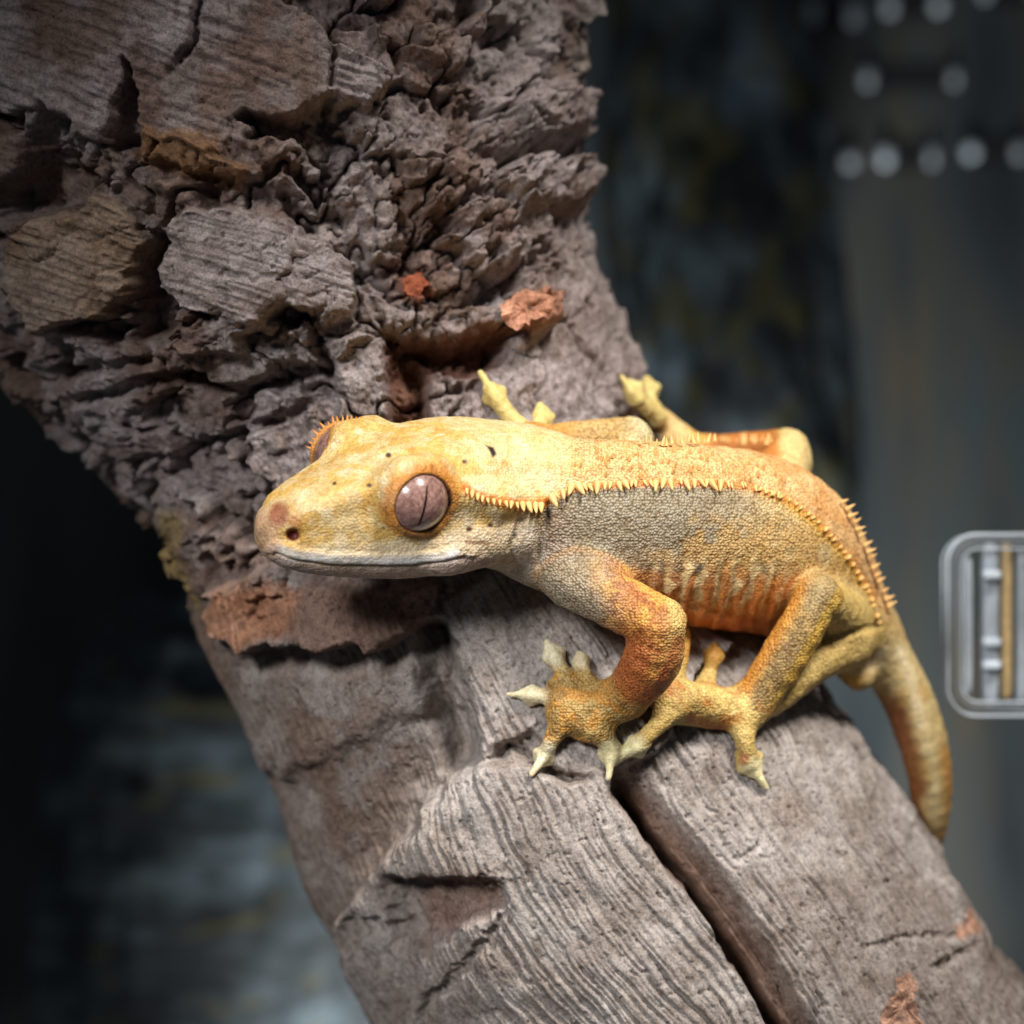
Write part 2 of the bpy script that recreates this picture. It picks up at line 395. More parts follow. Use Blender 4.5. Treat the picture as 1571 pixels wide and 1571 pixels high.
H = np.where(front, H, 40 * (fbm(bx / 90, by / 90, bz / 90, 4, 2) - .5))
lim = sstep(0.0, 0.45, np.abs(sp))                     # tame relief on the silhouette
H = H * (0.6 + 0.4 * np.broadcast_to(lim, H.shape)) - 8
rim = np.broadcast_to(sstep(0.75, 0.15, np.abs(sp)), H.shape) * np.broadcast_to(cp > 0, H.shape)
lump = fbm(A / 75, Bc / 160, gz, 3, 51); lq = lump * 7; lf = lq - np.floor(lq)
H = H + rim * 34 * ((np.floor(lq) + sstep(.6, .95, lf)) / 7 - .5)           # broken, stepped rim on the right
V = base + nrm * H[..., None]

# colour: weathered grey on plates, raw brown cork on broken faces, orange inner bark in places
cgrey = lin((152, 144, 137)); cbrn = lin((120, 100, 86)); cdk = lin((92, 72, 60)); cpale = lin((174, 166, 158)); corg = lin((196, 112, 66)); clich = lin((150, 140, 100))
mb = sstep(.42, .62, fbm(bx / 130, by / 130, bz / 130, 4, 41))
mb = np.clip(mb * (0.35 + 0.55 * up) + 0.5 * sstep(640, 420, X - 0.35 * (Y - 900)) * low, 0, 1)
mb = mb * (1 - 0.7 * np.maximum.reduce([smooth_r, plateP, plateB]))
col = cgrey[None, None] * (1 - mb[..., None]) + cbrn * mb[..., None]
mp = sstep(.5, .7, fbm(bx / 45, by / 45, bz / 45, 4, 43)) * .6
col = col * (1 - mp[..., None]) + cpale * mp[..., None] * (1 - .35 * mb[..., None])
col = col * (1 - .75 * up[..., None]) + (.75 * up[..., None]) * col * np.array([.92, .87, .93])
def paint(mask, c, s=1.0):
    global col
    m = np.clip(mask * s, 0, 1)[..., None]; col = col * (1 - m) + c * m
paint(region([(215, 180), (300, 205), (390, 255), (370, 300), (290, 275), (210, 235)], 8), lin((140, 104, 70)), .8)
paint(plateA, lin((140, 118, 92)), .6)
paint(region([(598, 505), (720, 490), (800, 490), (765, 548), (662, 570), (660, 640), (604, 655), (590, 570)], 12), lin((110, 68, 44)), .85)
paint(region([(770, 462), (815, 448), (850, 458), (842, 492), (790, 500)], 6), lin((170, 120, 94)), .8)
paint(region([(618, 424), (645, 415), (664, 436), (640, 458), (622, 450)], 6), lin((140, 84, 60)), .8)
paint(region([(340, 905), (460, 900), (480, 960), (400, 975), (345, 955)], 12), lin((176, 118, 78)), .6)
paint(region([(460, 890), (680, 893), (664, 960), (565, 990), (470, 985)], 12), lin((120, 92, 76)), .8)
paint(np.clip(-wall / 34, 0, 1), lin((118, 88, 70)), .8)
paint(region([(210, 760), (260, 790), (310, 900), (290, 940), (240, 870)], 14), lin((170, 146, 80)), .6)
paint(region([(640, 1330), (760, 1325), (775, 1380), (660, 1440)], 20), lin((128, 92, 72)), .6)
paint(region([(1470, 1410), (1500, 1405), (1510, 1440), (1480, 1440)], 8), lin((190, 130, 90)), .6)
quads = []
i0 = np.arange(NU - 1)[:, None] * NV; j0 = np.arange(NV)[None]; j1 = (np.arange(NV) + 1) % NV
q = np.stack([i0 + j0, i0 + j1, i0 + NV + j1, i0 + NV + j0], -1).reshape(-1, 4)
branch_root = empty('cork_branch', tuple(to_world((C[-1, 0], C[-1, 1], 0))))
tag(branch_root, 'thick weathered grey brown cork bark branch with deep cracks, slanting under the gecko', 'branch')
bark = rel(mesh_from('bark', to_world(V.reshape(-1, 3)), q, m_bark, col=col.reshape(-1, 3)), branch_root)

# depth lookup of the bark front
GR = 4; GN = 520; G0 = -200
def raster(Vp):
    k2 = D / (D - Vp[:, 2]); gx = ((Vp[:, 0] * k2 + CX - G0) / GR).astype(int); gy = ((-Vp[:, 1] * k2 + CX - G0) / GR).astype(int)
    ok = (gx >= 0) & (gx < GN) & (gy >= 0) & (gy < GN); g = np.full((GN, GN), -1e4)
    np.maximum.at(g, (gy[ok], gx[ok]), Vp[ok, 2]); return g
gb = raster(V.reshape(-1, 3))
def ds(px, py, g=gb, r=2):
    ix = int((px - G0) / GR); iy = int((py - G0) / GR)
    a = g[max(0, iy - r):iy + r + 1, max(0, ix - r):ix + r + 1]; a = a[a > -9e3]
    return float(np.median(a)) if a.size else 0.0

# loose bark flakes standing proud of the surface
def flake(poly, d, thick, tilt, mat, name, label, tintc, curl=0.0):
    poly = np.array(poly, float); c = poly.mean(0); n = len(poly); rings = [1.0, .75, .45, .15]
    vs = []; cs = []
    for side in (1, -1):
        for r in rings:
            for i in range(n):
                p = c + (poly[i] - c) * r * (1 if side > 0 else .94)
                nz_ = float(fbm(np.array([p[0] / 13]), np.array([p[1] / 13]), np.array([side * .3]), 3, 5)[0]) - .5; off = (p - c) @ np.array(tilt) + curl * ((p - c) ** 2).sum() / 400 + nz_ * thick * 2.2
                vs.append(P(p[0], p[1], d + off + side * thick / 2)); cs.append(tintc * (1 + .9 * nz_))
    R_ = len(rings); fq = []
    idx = lambda s, r, i: (s * R_ + r) * n + i % n
    for r in range(R_ - 1):
        for i in range(n):
            fq.append((idx(0, r, i), idx(0, r, i + 1), idx(0, r + 1, i + 1), idx(0, r + 1, i)))
            fq.append((idx(1, r, i + 1), idx(1, r, i), idx(1, r + 1, i), idx(1, r + 1, i + 1)))
    for i in range(n): fq.append((idx(0, 0, i + 1), idx(0, 0, i), idx(1, 0, i), idx(1, 0, i + 1)))
    tr = []
    for s in (0, 1):
        for i in range(1, n - 1):
            t = (idx(s, R_ - 1, 0), idx(s, R_ - 1, i), idx(s, R_ - 1, i + 1)); tr.append(t if s == 0 else t[::-1])
    o = rel(mesh_from(name, to_world(np.array(vs)), fq, mat, col=np.array(cs), smooth=False, tris=tr), branch_root)
    if label: o['label'] = label
    return o
def ragged(pts, amp, sub=4):
    out = []; n = len(pts)
    for i in range(n):
        a = np.array(pts[i], float); b = np.array(pts[(i + 1) % n], float)
        for s in range(sub):
            out.append(a + (b - a) * s / sub + (rng.random(2) - .5) * amp)
    return out
flake(ragged([(1352, 1600), (1350, 1562), (1362, 1535), (1380, 1520), (1378, 1500), (1396, 1494), (1410, 1508), (1402, 1535), (1412, 1555), (1425, 1600)], 8), ds(1385, 1545) + 16, 10, (0.0, -0.1), m_bark, 'bark_flake', 'loose orange brown bark flake', lin((186, 146, 122)), .1)
flake(ragged([(768, 470), (790, 450), (815, 446), (848, 452), (846, 486), (815, 492), (790, 505), (775, 495)], 9), ds(808, 475) + 8, 14, (0.1, 0.25), m_bark, 'bark_flake', 'orange inner bark chip', lin((190, 138, 110)), .1)
flake(ragged([(618, 428), (640, 416), (660, 432), (645, 455), (622, 452)], 8), ds(640, 436) + 6, 12, (0.1, 0.2), m_bark, 'bark_flake', 'dark orange bark chip', lin((158, 88, 60)), .1)
# ragged splinters on the upper right rim
for pl, dd in (([(850, -20), (925, -25), (928, 20), (905, 35), (890, 25), (885, 80), (872, 88), (868, 30), (845, 20)], 60), ([(830, 70), (880, 50), (905, 80), (908, 105), (888, 108), (880, 95), (872, 130), (862, 135), (858, 100), (832, 98)], 90)):
    flake(ragged(pl, 8, 3), dd, 14, (0.15, 0.1), m_bark, 'bark_flake', None, lin((150, 140, 132)), .05)

# ================================================================== GECKO BODY (signed distance field -> one mesh)
RES = 2.6
gmin = np.array([-400., -640., -150.]); gmax = np.array([730., 270., 690.])
dims = np.ceil((gmax - gmin) / RES).astype(int)
F = np.full(dims, 60., np.float32)
axs = [(gmin[i] + RES * np.arange(dims[i])).astype(np.float32) for i in range(3)]
def box(lo, hi):
    s = []
    for i in range(3):
        a = int(np.clip(np.floor((lo[i] - gmin[i]) / RES), 0, dims[i] - 1)); b = int(np.clip(np.ceil((hi[i] - gmin[i]) / RES) + 1, 1, dims[i]))
        s.append(slice(a, max(a + 1, b)))
    return tuple(s)
def coords(s):
    return axs[0][s[0]][:, None, None], axs[1][s[1]][None, :, None], axs[2][s[2]][None, None, :]
def smin(a, b, k):
    h = np.maximum(k - np.abs(a - b), 0) / k
    return np.minimum(a, b) - h * h * k * .25
prims = {}
def rc_val(x, y, z, a, b, ra, rb):
    ab = b - a; l2 = max(float(ab @ ab), 1e-6)
    t = np.clip(((x - a[0]) * ab[0] + (y - a[1]) * ab[1] + (z - a[2]) * ab[2]) / l2, 0, 1)
    return np.sqrt((x - a[0] - t * ab[0]) ** 2 + (y - a[1] - t * ab[1]) ** 2 + (z - a[2] - t * ab[2]) ** 2) - (ra + (rb - ra) * t)
def rcone(part, a, b, ra, rb, k=10):
    a = np.asarray(a, np.float32); b = np.asarray(b, np.float32)
    r = max(ra, rb) + k + 6; s = box(np.minimum(a, b) - r, np.maximum(a, b) + r)
    F[s] = smin(F[s], rc_val(*coords(s), a, b, ra, rb), k)
    prims.setdefault(part, []).append((a, b, ra, rb))
def chain(part, pts, k=10, sub=3):
    """pts: (px,py,d,r) smoothed with Catmull-Rom"""
    q = np.array([[*P(p[0], p[1], p[2]), p[3]] for p in pts]); t = np.arange(len(q)); tt = np.linspace(0, len(q) - 1, (len(q) - 1) * sub + 1)
    c = np.stack([cr_interp(tt, t, q[:, i]) for i in range(4)], -1) if len(q) > 2 else q
    c = c.astype(np.float32); r = c[:, 3].max() + k + 6; bx_ = box(c[:, :3].min(0) - r, c[:, :3].max(0) + r); cc = coords(bx_); v = None
    for i in range(len(c) - 1):
        vi = rc_val(*cc, c[i, :3], c[i + 1, :3], c[i, 3], c[i + 1, 3]); v = vi if v is None else smin(v, vi, 2.0)
        prims.setdefault(part, []).append((c[i, :3], c[i + 1, :3], float(c[i, 3]), float(c[i + 1, 3])))
    F[bx_] = smin(F[bx_], v, k)
def nrmz(v): v = np.asarray(v, float); return v / np.linalg.norm(v)
def eseg(part, a, b, la, lb, ua, ub, wa, wb, ha, hb, k):
    """elliptical segment: la/ua lateral and up directions"""
    r = max(wa, wb, ha, hb) + k + 8; s = box(np.minimum(a, b) - r, np.maximum(a, b) + r)
    x, y, z = coords(s); ab = b - a; l2 = float(ab @ ab)
    t = np.clip(((x - a[0]) * ab[0] + (y - a[1]) * ab[1] + (z - a[2]) * ab[2]) / l2, 0, 1)
    ox = x - a[0] - t * ab[0]; oy = y - a[1] - t * ab[1]; oz = z - a[2] - t * ab[2]
    lm = nrmz(la + lb); um = nrmz(ua + ub); fm = np.cross(lm, um)
    pl = ox * lm[0] + oy * lm[1] + oz * lm[2]; pu = ox * um[0] + oy * um[1] + oz * um[2]; pf = ox * fm[0] + oy * fm[1] + oz * fm[2]
    w_ = wa + (wb - wa) * t; h_ = ha + (hb - ha) * t; mn = np.minimum(w_, h_)
    v = (np.sqrt((pl / w_) ** 2 + (pu / h_) ** 2 + (pf / mn) ** 2) - 1) * mn
    F[s] = smin(F[s], v.astype(np.float32), k)

# ---- head frame
hf = nrmz((-.876, -.12, .466)); hl = np.array((.48, -.30, .825)); hl = nrmz(hl - hf * (hl @ hf)); hu = np.cross(hf, hl)
HO = P(590, 732, 490)
hk = (D - 490) / D
def HL(t, l, uu): return HO + hk * (hf * t + hl * l + hu * uu)
st = [-300, -270, -200, -130, -60, 0, 50, 110, 160, 190, 206, 214]
sw = [80, 92, 116, 130, 127, 114, 97, 76, 58, 43, 26, 3]
stp = [30, 42, 60, 70, 67, 52, 36, 14, -6, -24, -38, -52]
sbt = [-105, -114, -132, -148, -156, -156, -150, -140, -126, -110, -92, -66]
def head_val(x, y, z):
    dx, dy, dz = (x - HO[0]) / hk, (y - HO[1]) / hk, (z - HO[2]) / hk
    t = dx * hf[0] + dy * hf[1] + dz * hf[2]; l = dx * hl[0] + dy * hl[1] + dz * hl[2]; uu = dx * hu[0] + dy * hu[1] + dz * hu[2]
    ww = np.interp(t, TT, W_); tp = np.interp(t, TT, TP_); bt = np.interp(t, TT, BT_)
    uc = tp * .42 + bt * .58; ht = tp - uc; hb = uc - bt
    hh = np.where(uu > uc, ht, hb); n = np.where(uu > uc, 2.9, 2.2)
    v = ((np.abs(l) / ww) ** n + (np.abs(uu - uc) / hh) ** n) ** (1 / n) - 1
    v = v * np.minimum(ww, hh) * .9
    v = np.maximum(v, np.maximum(t - 214, -300 - t) * .9)
    return v
TT = np.linspace(-300, 214, 400); W_ = cr_interp(TT, st, sw); TP_ = cr_interp(TT, st, stp); BT_ = cr_interp(TT, st, sbt)
cor = np.array([HL(t, l, v) for t in (-310, 220) for l in (-150, 150) for v in (-150, 90)])
s = box(cor.min(0), cor.max(0)); F[s] = smin(F[s], head_val(*coords(s)).astype(np.float32), 6)
for sg in (1, -1):   # brow bumps over the eyes and the ridge running back from them
    rcone('brow', HL(30, 88 * sg, 22), HL(165, 36 * sg, -30), 9, 7, 24)              # canthal ridge
    rcone('brow', HL(20, 100 * sg, 48), HL(-28, 106 * sg, 46), 9, 9, 22)            # sharp brow edge
    rcone('brow', HL(18, 90 * sg, 22 if sg > 0 else 26), HL(-25, 96 * sg, 24 if sg > 0 else 30), 29, 29, 24)
    rcone('brow', HL(-40, 112 * sg, 8), HL(-140, 122 * sg, -16), 14, 14, 26)
    rcone('brow', HL(-140, 122 * sg, -16), HL(-225, 112 * sg, -34), 14, 12, 26)
    rcone('brow', HL(-60, 100 * sg, -98), HL(-170, 96 * sg, -84), 26, 28, 30)   # jaw muscle
# ---- torso
body = [  # px, py, d, half width, half height
    (800, 772, 400, 88, 100), (860, 790, 398, 86, 112), (950, 806, 372, 94, 124), (1050, 818, 322, 102, 132), (1140, 832, 262, 104, 134),
    (1200, 855, 214, 94, 122), (1246, 893, 168, 76, 100), (1284, 935, 128, 62, 78), (1320, 975, 95, 50, 56)]
bq = np.array([[*P(*b[:3]), b[3], b[4]] for b in body]); tt = np.linspace(0, 8, 25)
bc = np.stack([cr_interp(tt, np.arange(9), bq[:, i]) for i in range(5)], -1)
tang = np.gradient(bc[:, :3], axis=0); 
bl = []; bu = []
for i in range(len(bc)):
    T = -nrmz(tang[i]); u0 = nrmz(np.array((.12, .93, .34)) * (1 - i / 40) + np.array((.75, .55, .3)) * (i / 40)); l0 = nrmz(np.cross(u0, T)); 
    if l0[2] < 0: l0 = -l0
    u1 = np.cross(T, l0); u1 = u1 if u1[1] > 0 else -u1
    bl.append(l0); bu.append(u1)
for i in range(len(bc) - 1):
    eseg('torso', bc[i, :3], bc[i + 1, :3], bl[i], bl[i + 1], bu[i], bu[i + 1], bc[i, 3], bc[i + 1, 3], bc[i, 4], bc[i + 1, 4], 5 if i else 40)
# flat-topped back: two soft dorsolateral ridges
crest_near = [(838, 768), (875, 748), (930, 742), (1000, 739), (1070, 739), (1150, 745), (1205, 765), (1255, 800), (1300, 850), (1335, 905), (1352, 955)]
# ---- tail
chain('tail', [(1318, 952, 105, 50), (1354, 1004, 82, 43), (1390, 1066, 60, 39), (1415, 1135, 35, 37), (1427, 1195, 5, 33), (1428, 1252, -30, 28), (1418, 1305, -70, 21), (1396, 1350, -105, 14)], 22)
rcone('tail', P(1318, 1035, 120), P(1306, 1022, 125), 24, 26, 16)

# ---- near foreleg
D1 = lambda x, y, o: ds(x, y) + o
chain('foreleg', [(884, 884, 436, 48), (938, 918, 464, 40), (1010, 957, 480, 37)], 26)
chain('foreleg', [(1010, 957, 480, 37), (1000, 1012, 455, 41), (962, 1068, D1(962, 1068, 46), 31)], 10)
chain('hand', [(960, 1068, D1(960, 1068, 46), 30), (920, 1082, D1(920, 1082, 30), 31), (882, 1086, D1(882, 1086, 22), 28)], 16)
def toe(part, pts, pad=None, kk=10):
    """pts (px,py,height above bark or absolute d if abs, r)"""
    q = [(p[0], p[1], D1(p[0], p[1], p[2]), p[3]) for p in pts]
    # keep toes from diving into cracks
    for i in range(1, len(q)):
        q[i] = (q[i][0], q[i][1], max(q[i][2], q[i - 1][2] - 30), q[i][3])
    chain(part, q, kk)
    return q
def ftoe(part, base, mid, padc, tip, r0, r1, wpad, h0=24, hp=11, kk=12, lo=None):
    """slender toe with a flat adhesive pad and a claw"""
    dd = lambda p, h: D1(p[0], p[1], h) if lo is None else max(D1(p[0], p[1], h), lo)
    zb = dd(base, h0); zm = max(dd(mid, h0 * .8), zb - 26); zp = max(dd(padc, hp), zm - 26); zt = max(dd(tip, 7), zp - 16)
    chain(part, [(*base, zb, r0 * .8), (*mid, zm, r1 * .92), (*padc, zp + 3, r1 * .75)], kk + 4)
    tip = np.array(padc, float) + .82 * (np.array(tip, float) - np.array(padc, float))
    ax = nrmz(np.array(tip, float) - np.array(padc, float)); sdv = np.array((-ax[1], ax[0]))
    m0 = np.array(padc) - ax * wpad * .9; m1 = np.array(padc) + ax * wpad * .7
    for sg in (-1, 1):
        p0 = m0 + sdv * sg * wpad * .30; p1 = np.array(padc) + sdv * sg * wpad * .7; p2 = m1 + sdv * sg * wpad * .35
        rcone(part, P(*p0, zp + 1), P(*p1, zp - 5), 5.5, 5.5, 8); rcone(part, P(*p1, zp - 5), P(*p2, zp - 5), 5.5, 4.5, 8)
    rcone(part, P(*(np.array(padc) - ax * wpad * .3), zp + 4), P(*tip, zt), 8.5, 4.2, 8)
ftoe('hand_toe', (882, 1062), (862, 1030), (850, 1006), (836, 980), 20, 12, 16)
ftoe('hand_toe', (905, 1054), (897, 1030), (892, 1016), (888, 998), 20, 10, 10)
ftoe('hand_toe', (864, 1074), (838, 1070), (815, 1067), (774, 1065), 21, 11, 14)
ftoe('hand_toe', (862, 1108), (846, 1138), (834, 1160), (812, 1194), 22, 12, 17)
ftoe('hand_toe', (920, 1110), (932, 1138), (938, 1158), (932, 1202), 24, 14, 19)
for (wx, wy) in ((846, 1050), (846, 1098), (888, 1124), (878, 1040)):
    rcone('hand', P(885, 1086, D1(885, 1086, 18)), P(wx, wy, D1(wx, wy, 12)), 14, 7, 16)
rcone('hand', P(868, 1085, D1(868, 1085, 22)), P(905, 1118, D1(905, 1118, 22)), 22, 20, 16)
# ---- near hind leg
ank = (1152, 1082, max(D1(1152, 1082, 40), 285))
chain('thigh', [(1290, 962, 150, 58), (1278, 938, 250, 37), (1258, 916, 322, 28)], 24)
chain('shank', [(1256, 914, 322, 30), (1208, 1000, 322, 34), (*ank, 29)], 10)
chain('thigh', [(1296, 985, 190, 42), (1248, 1010, 240, 36), (1182, 1074, 280, 25)], 18)
chain('foot', [(*ank, 29), (1105, 1084, D1(1105, 1084, 30), 27), (1052, 1072, D1(1052, 1072, 28), 27), (1018, 1054, D1(1018, 1054, 28), 26)], 18)
ftoe('foot_toe', (1134, 1100), (1144, 1138), (1150, 1170), (1182, 1216), 28, 15, 23, 28)
ftoe('foot_toe', (1030, 1085), (1008, 1114), (976, 1146), (940, 1166), 28, 15, 17, 28)
ftoe('foot_toe', (1075, 1064), (1088, 1032), (1094, 1006), (1098, 984), 24, 12, 14)
chain('foot_toe', [(1015, 1055, D1(1015, 1055, 30), 28), (1034, 1010, D1(1034, 1010, 36), 21), (1044, 975, D1(1044, 975, 36), 15)], 10)
rcone('foot', P(1100, 1098, D1(1100, 1098, 20)), P(1040, 1092, D1(1040, 1092, 20)), 18, 18, 14)
# ---- far foreleg
fh = lambda x, y, o=18: D1(x, y, o)
chain('far_arm', [(960, 690, 285, 36), (968, 668, 262, 27), (900, 668, 262, 22), (845, 674, 280, 22), (815, 672, 300, 24)], 10)
ftoe('far_toe', (812, 672), (782, 640), (758, 606), (732, 564), 22, 14, 19, 22, 12, 8)
ftoe('far_toe', (818, 672), (826, 654), (832, 642), (828, 614), 20, 13, 19, 22, 14, 8)
# ---- far hind leg
chain('far_leg', [(1180, 760, 190, 56), (1203, 705, 130, 36), (1206, 690, 105, 30), (1140, 690, 70, 26), (1070, 692, 45, 26), (1035, 668, 35, 24), (1008, 638, 30, 17)], 12)
ftoe('far_toe', (1008, 640), (985, 620), (968, 600), (950, 572), 18, 12, 20, 14, 10, 8, 20)
ftoe('far_toe', (1008, 640), (999, 616), (996, 597), (990, 576), 18, 11, 15, 14, 10, 8, 6)
chain('far_leg', [(1206, 690, 105, 30), (1224, 715, 120, 22)], 10)

# ---- carve eye sockets, nostrils
ER = 53
eye_c = {1: HL(0, 99, -2), -1: HL(10, -110, 0)}
for sg in (1, -1):
    c = eye_c[sg]; s = box(c - 80, c + 80); x, y, z = coords(s)
    ob = np.sqrt((x - c[0]) ** 2 + (y - c[1]) ** 2 + (z - c[2]) ** 2) - 57 * hk
    hp_ = (x - c[0]) * hl[0] * sg + (y - c[1]) * hl[1] * sg + (z - c[2]) * hl[2] * sg - 22 * hk
    if sg == 1: F[s] = smin(F[s], np.maximum(ob, hp_).astype(np.float32), 16)          # orbit
    F[s] = np.maximum(F[s], (ER + .4) * hk - np.sqrt((x - c[0]) ** 2 + (y - c[1]) ** 2 + (z - c[2]) ** 2))
    # lid rim
    ax = hl * sg; o = c + ax * 25 * hk
    dx, dy, dz = x - o[0], y - o[1], z - o[2]; h = dx * ax[0] + dy * ax[1] + dz * ax[2]
    rr = np.sqrt(np.maximum(dx * dx + dy * dy + dz * dz - h * h, 0))
    F[s] = smin(F[s], (np.sqrt((rr - 48.5 * hk) ** 2 + h * h) - 4.0).astype(np.float32), 7)
    c2 = HL(176, 48 * sg, -56); s = box(c2 - 30, c2 + 30); x, y, z = coords(s)
    F[s] = -smin(-F[s], np.sqrt((x - c2[0]) ** 2 + (y - c2[1]) ** 2 + (z - c2[2]) ** 2).astype(np.float32) - 10, 4)

# ---- surface nets
ins = F < 0
cnt = np.zeros(dims - 1, np.int8)
for a in (0, 1):
    for b in (0, 1):
        for c in (0, 1):
            cnt += ins[a:dims[0] - 1 + a, b:dims[1] - 1 + b, c:dims[2] - 1 + c]
act = np.argwhere((cnt > 0) & (cnt < 8)); del cnt
nact = len(act); vid = np.full(dims - 1, -1, np.int32); vid[act[:, 0], act[:, 1], act[:, 2]] = np.arange(nact)
acc = np.zeros((nact, 3)); num = np.zeros(nact)
corn = [(a, b, c) for a in (0, 1) for b in (0, 1) for c in (0, 1)]
for p0 in corn:
    for ax_ in range(3):
        if p0[ax_]: continue
        p1 = list(p0); p1[ax_] = 1
        f0 = F[act[:, 0] + p0[0], act[:, 1] + p0[1], act[:, 2] + p0[2]]; f1_ = F[act[:, 0] + p1[0], act[:, 1] + p1[1], act[:, 2] + p1[2]]
        m = (f0 < 0) != (f1_ < 0); t = np.where(m, f0 / np.where(m, f0 - f1_, 1), 0)
        pt = np.array(p0, float)[None] + t[:, None] * (np.array(p1) - np.array(p0))[None]
        acc[m] += pt[m]; num[m] += 1
GV = gmin + RES * (act + acc / num[:, None])
gq = []
for ax_ in range(3):
    o1, o2 = [(1, 2), (2, 0), (0, 1)][ax_]
    sl0 = [slice(1, -1)] * 3; sl1 = [slice(1, -1)] * 3; sl0[ax_] = slice(0, -1); sl1[ax_] = slice(1, None)
    a0 = ins[tuple(sl0)]; a1 = ins[tuple(sl1)]
    for flip in (0, 1):
        e = np.argwhere((a0 & ~a1) if not flip else (~a0 & a1))
        off = np.ones(3, int); off[ax_] = 0; e = e + off
        def cell(d1, d2):
            c = e.copy(); c[:, o1] += d1; c[:, o2] += d2; return vid[c[:, 0], c[:, 1], c[:, 2]]
        qd = np.stack([cell(-1, -1), cell(0, -1), cell(0, 0), cell(-1, 0)], -1)
        gq.append(qd if not flip else qd[:, ::-1])
gq = np.concatenate(gq); gq = gq[(gq >= 0).all(1)]
del F, ins, vid
# light smoothing
ed = np.concatenate([gq[:, [0, 1]], gq[:, [1, 2]], gq[:, [2, 3]], gq[:, [3, 0]]])
deg = np.bincount(ed[:, 0], minlength=nact) + np.bincount(ed[:, 1], minlength=nact); deg = np.maximum(deg, 1)
def smooth_v(v, f):
    o = np.empty_like(v)
    for i in range(3):
        o[:, i] = (np.bincount(ed[:, 0], v[ed[:, 1], i], nact) + np.bincount(ed[:, 1], v[ed[:, 0], i], nact)) / deg
    return v + f * (o - v)
for _ in range(4): GV = smooth_v(smooth_v(GV, .55), -.45)
def normals(v):
    n = np.cross(v[gq[:, 2]] - v[gq[:, 0]], v[gq[:, 3]] - v[gq[:, 1]]); o = np.zeros_like(v)
    for i in range(4):
        for j in range(3): o[:, j] += np.bincount(gq[:, i], n[:, j], nact)
    return o / np.maximum(np.linalg.norm(o, axis=1, keepdims=True), 1e-9)
gn = normals(GV)
if (gn * (GV - GV.mean(0))).sum() < 0: gn = -gn; gq = gq[:, ::-1]
gx = GV[:, 0] * D / (D - GV[:, 2]) + CX; gy = -GV[:, 1] * D / (D - GV[:, 2]) + CX
def part_sd(name, v=None):
    v = GV if v is None else v; best = np.full(len(v), 1e3)
    for a, b, ra, rb in prims[name]:
        best = np.minimum(best, rc_val(v[:, 0], v[:, 1], v[:, 2], a, b, ra, rb))
    return best
PS = {n: part_sd(n) for n in prims}
infl = dict(tail=2, thigh=3, shank=2, foot=3, foreleg=2.5, hand=4, hand_toe=2.5, foot_toe=2.5, far_arm=1.5, far_leg=2, far_toe=2)   # blending thickens overlapping segments
for n in infl: PS[n] = PS[n] - infl[n]
hd = (GV - HO) / hk; ht_ = hd @ hf; hl_ = hd @ hl; hu_ = hd @ hu
limb = np.minimum.reduce([PS[n] for n in ('foreleg', 'hand', 'hand_toe', 'thigh', 'shank', 'foot', 'foot_toe', 'far_arm', 'far_toe', 'far_leg')])
trunk = sstep(1, 12, limb) * sstep(1, 12, PS['tail'])
nh = fbm(GV[:, 0] / 16, GV[:, 1] / 16, GV[:, 2] / 16, 2, 75) - .5
headm = sstep(np.interp(gy, [740, 780], [44, 16]), -np.interp(gy, [740, 780], [44, 16]), gx - np.interp(gy, [680, 745, 775, 800, 900], [868, 862, 836, 828, 815]) + 26 * nh) * sstep(1, 10, limb)
# torso local coordinates: nearest spine station
best = np.full(nact, 1e9); bi = np.zeros(nact, int)
for i in range(len(bc)):
    d2 = ((GV - bc[i, :3]) ** 2).sum(1); m = d2 < best; best[m] = d2[m]; bi[m] = i
dv = GV - bc[bi, :3]; tl = (dv * np.array(bl)[bi]).sum(1) / bc[bi, 3]; tu = (dv * np.array(bu)[bi]).sum(1) / bc[bi, 4]

# ---- skin relief: ribs, folds, mouth line
off = np.zeros(nact)
nearside = sstep(-.1, .3, gn[:, 2])
ribm = trunk * sstep(960, 1010, gx) * sstep(1230, 1180, gx) * sstep(845, 885, gy) * nearside * (1 - headm)
off += ribm * 2.6 * np.sin((gx + (gy - 900) * .25) / 27 * 2 * math.pi + 5 * (fbm(gx / 40, gy / 40, gx * 0, 2, 5) - .5))
mouth = [(424, 848), (450, 858), (500, 866), (560, 868), (620, 867), (680, 862), (712, 854)]
md, mt = seg_dist(gx, gy, mouth); mm = (ht_ > -130) * nearside
off -= mm * 1.8 * sstep(4, 0.5, md)
off += mm * 3 * sstep(12, 5, np.abs(md - 10)) * (gy < np.interp(gx, [p[0] for p in mouth], [p[1] for p in mouth]))
neck_f, _ = seg_dist(gx, gy, [(845, 775), (832, 820), (826, 870), (838, 905)])
off -= trunk * nearside * 6 * sstep(14, 0, neck_f)
n2_, _ = seg_dist(gx, gy, [(800, 800), (785, 840), (790, 875)]); off -= trunk * nearside * 4 * sstep(10, 0, n2_)
bedge, _ = seg_dist(gx, gy, [(985, 905), (1060, 930), (1160, 952)]); off -= trunk * nearside * 4 * sstep(8, 0, bedge)
grp, _ = seg_dist(gx, gy, [(1235, 990), (1290, 975), (1330, 965), (1350, 960)]); off -= nearside * 5 * sstep(10, 0, grp) * (PS['shank'] > 8)
off += 3.0 * (fbm(GV[:, 0] / 34, GV[:, 1] / 34, GV[:, 2] / 34, 3, 61) - .5) + 1.6 * (fbm(GV[:, 0] / 9, GV[:, 1] / 9, GV[:, 2] / 9, 2, 62) - .5)
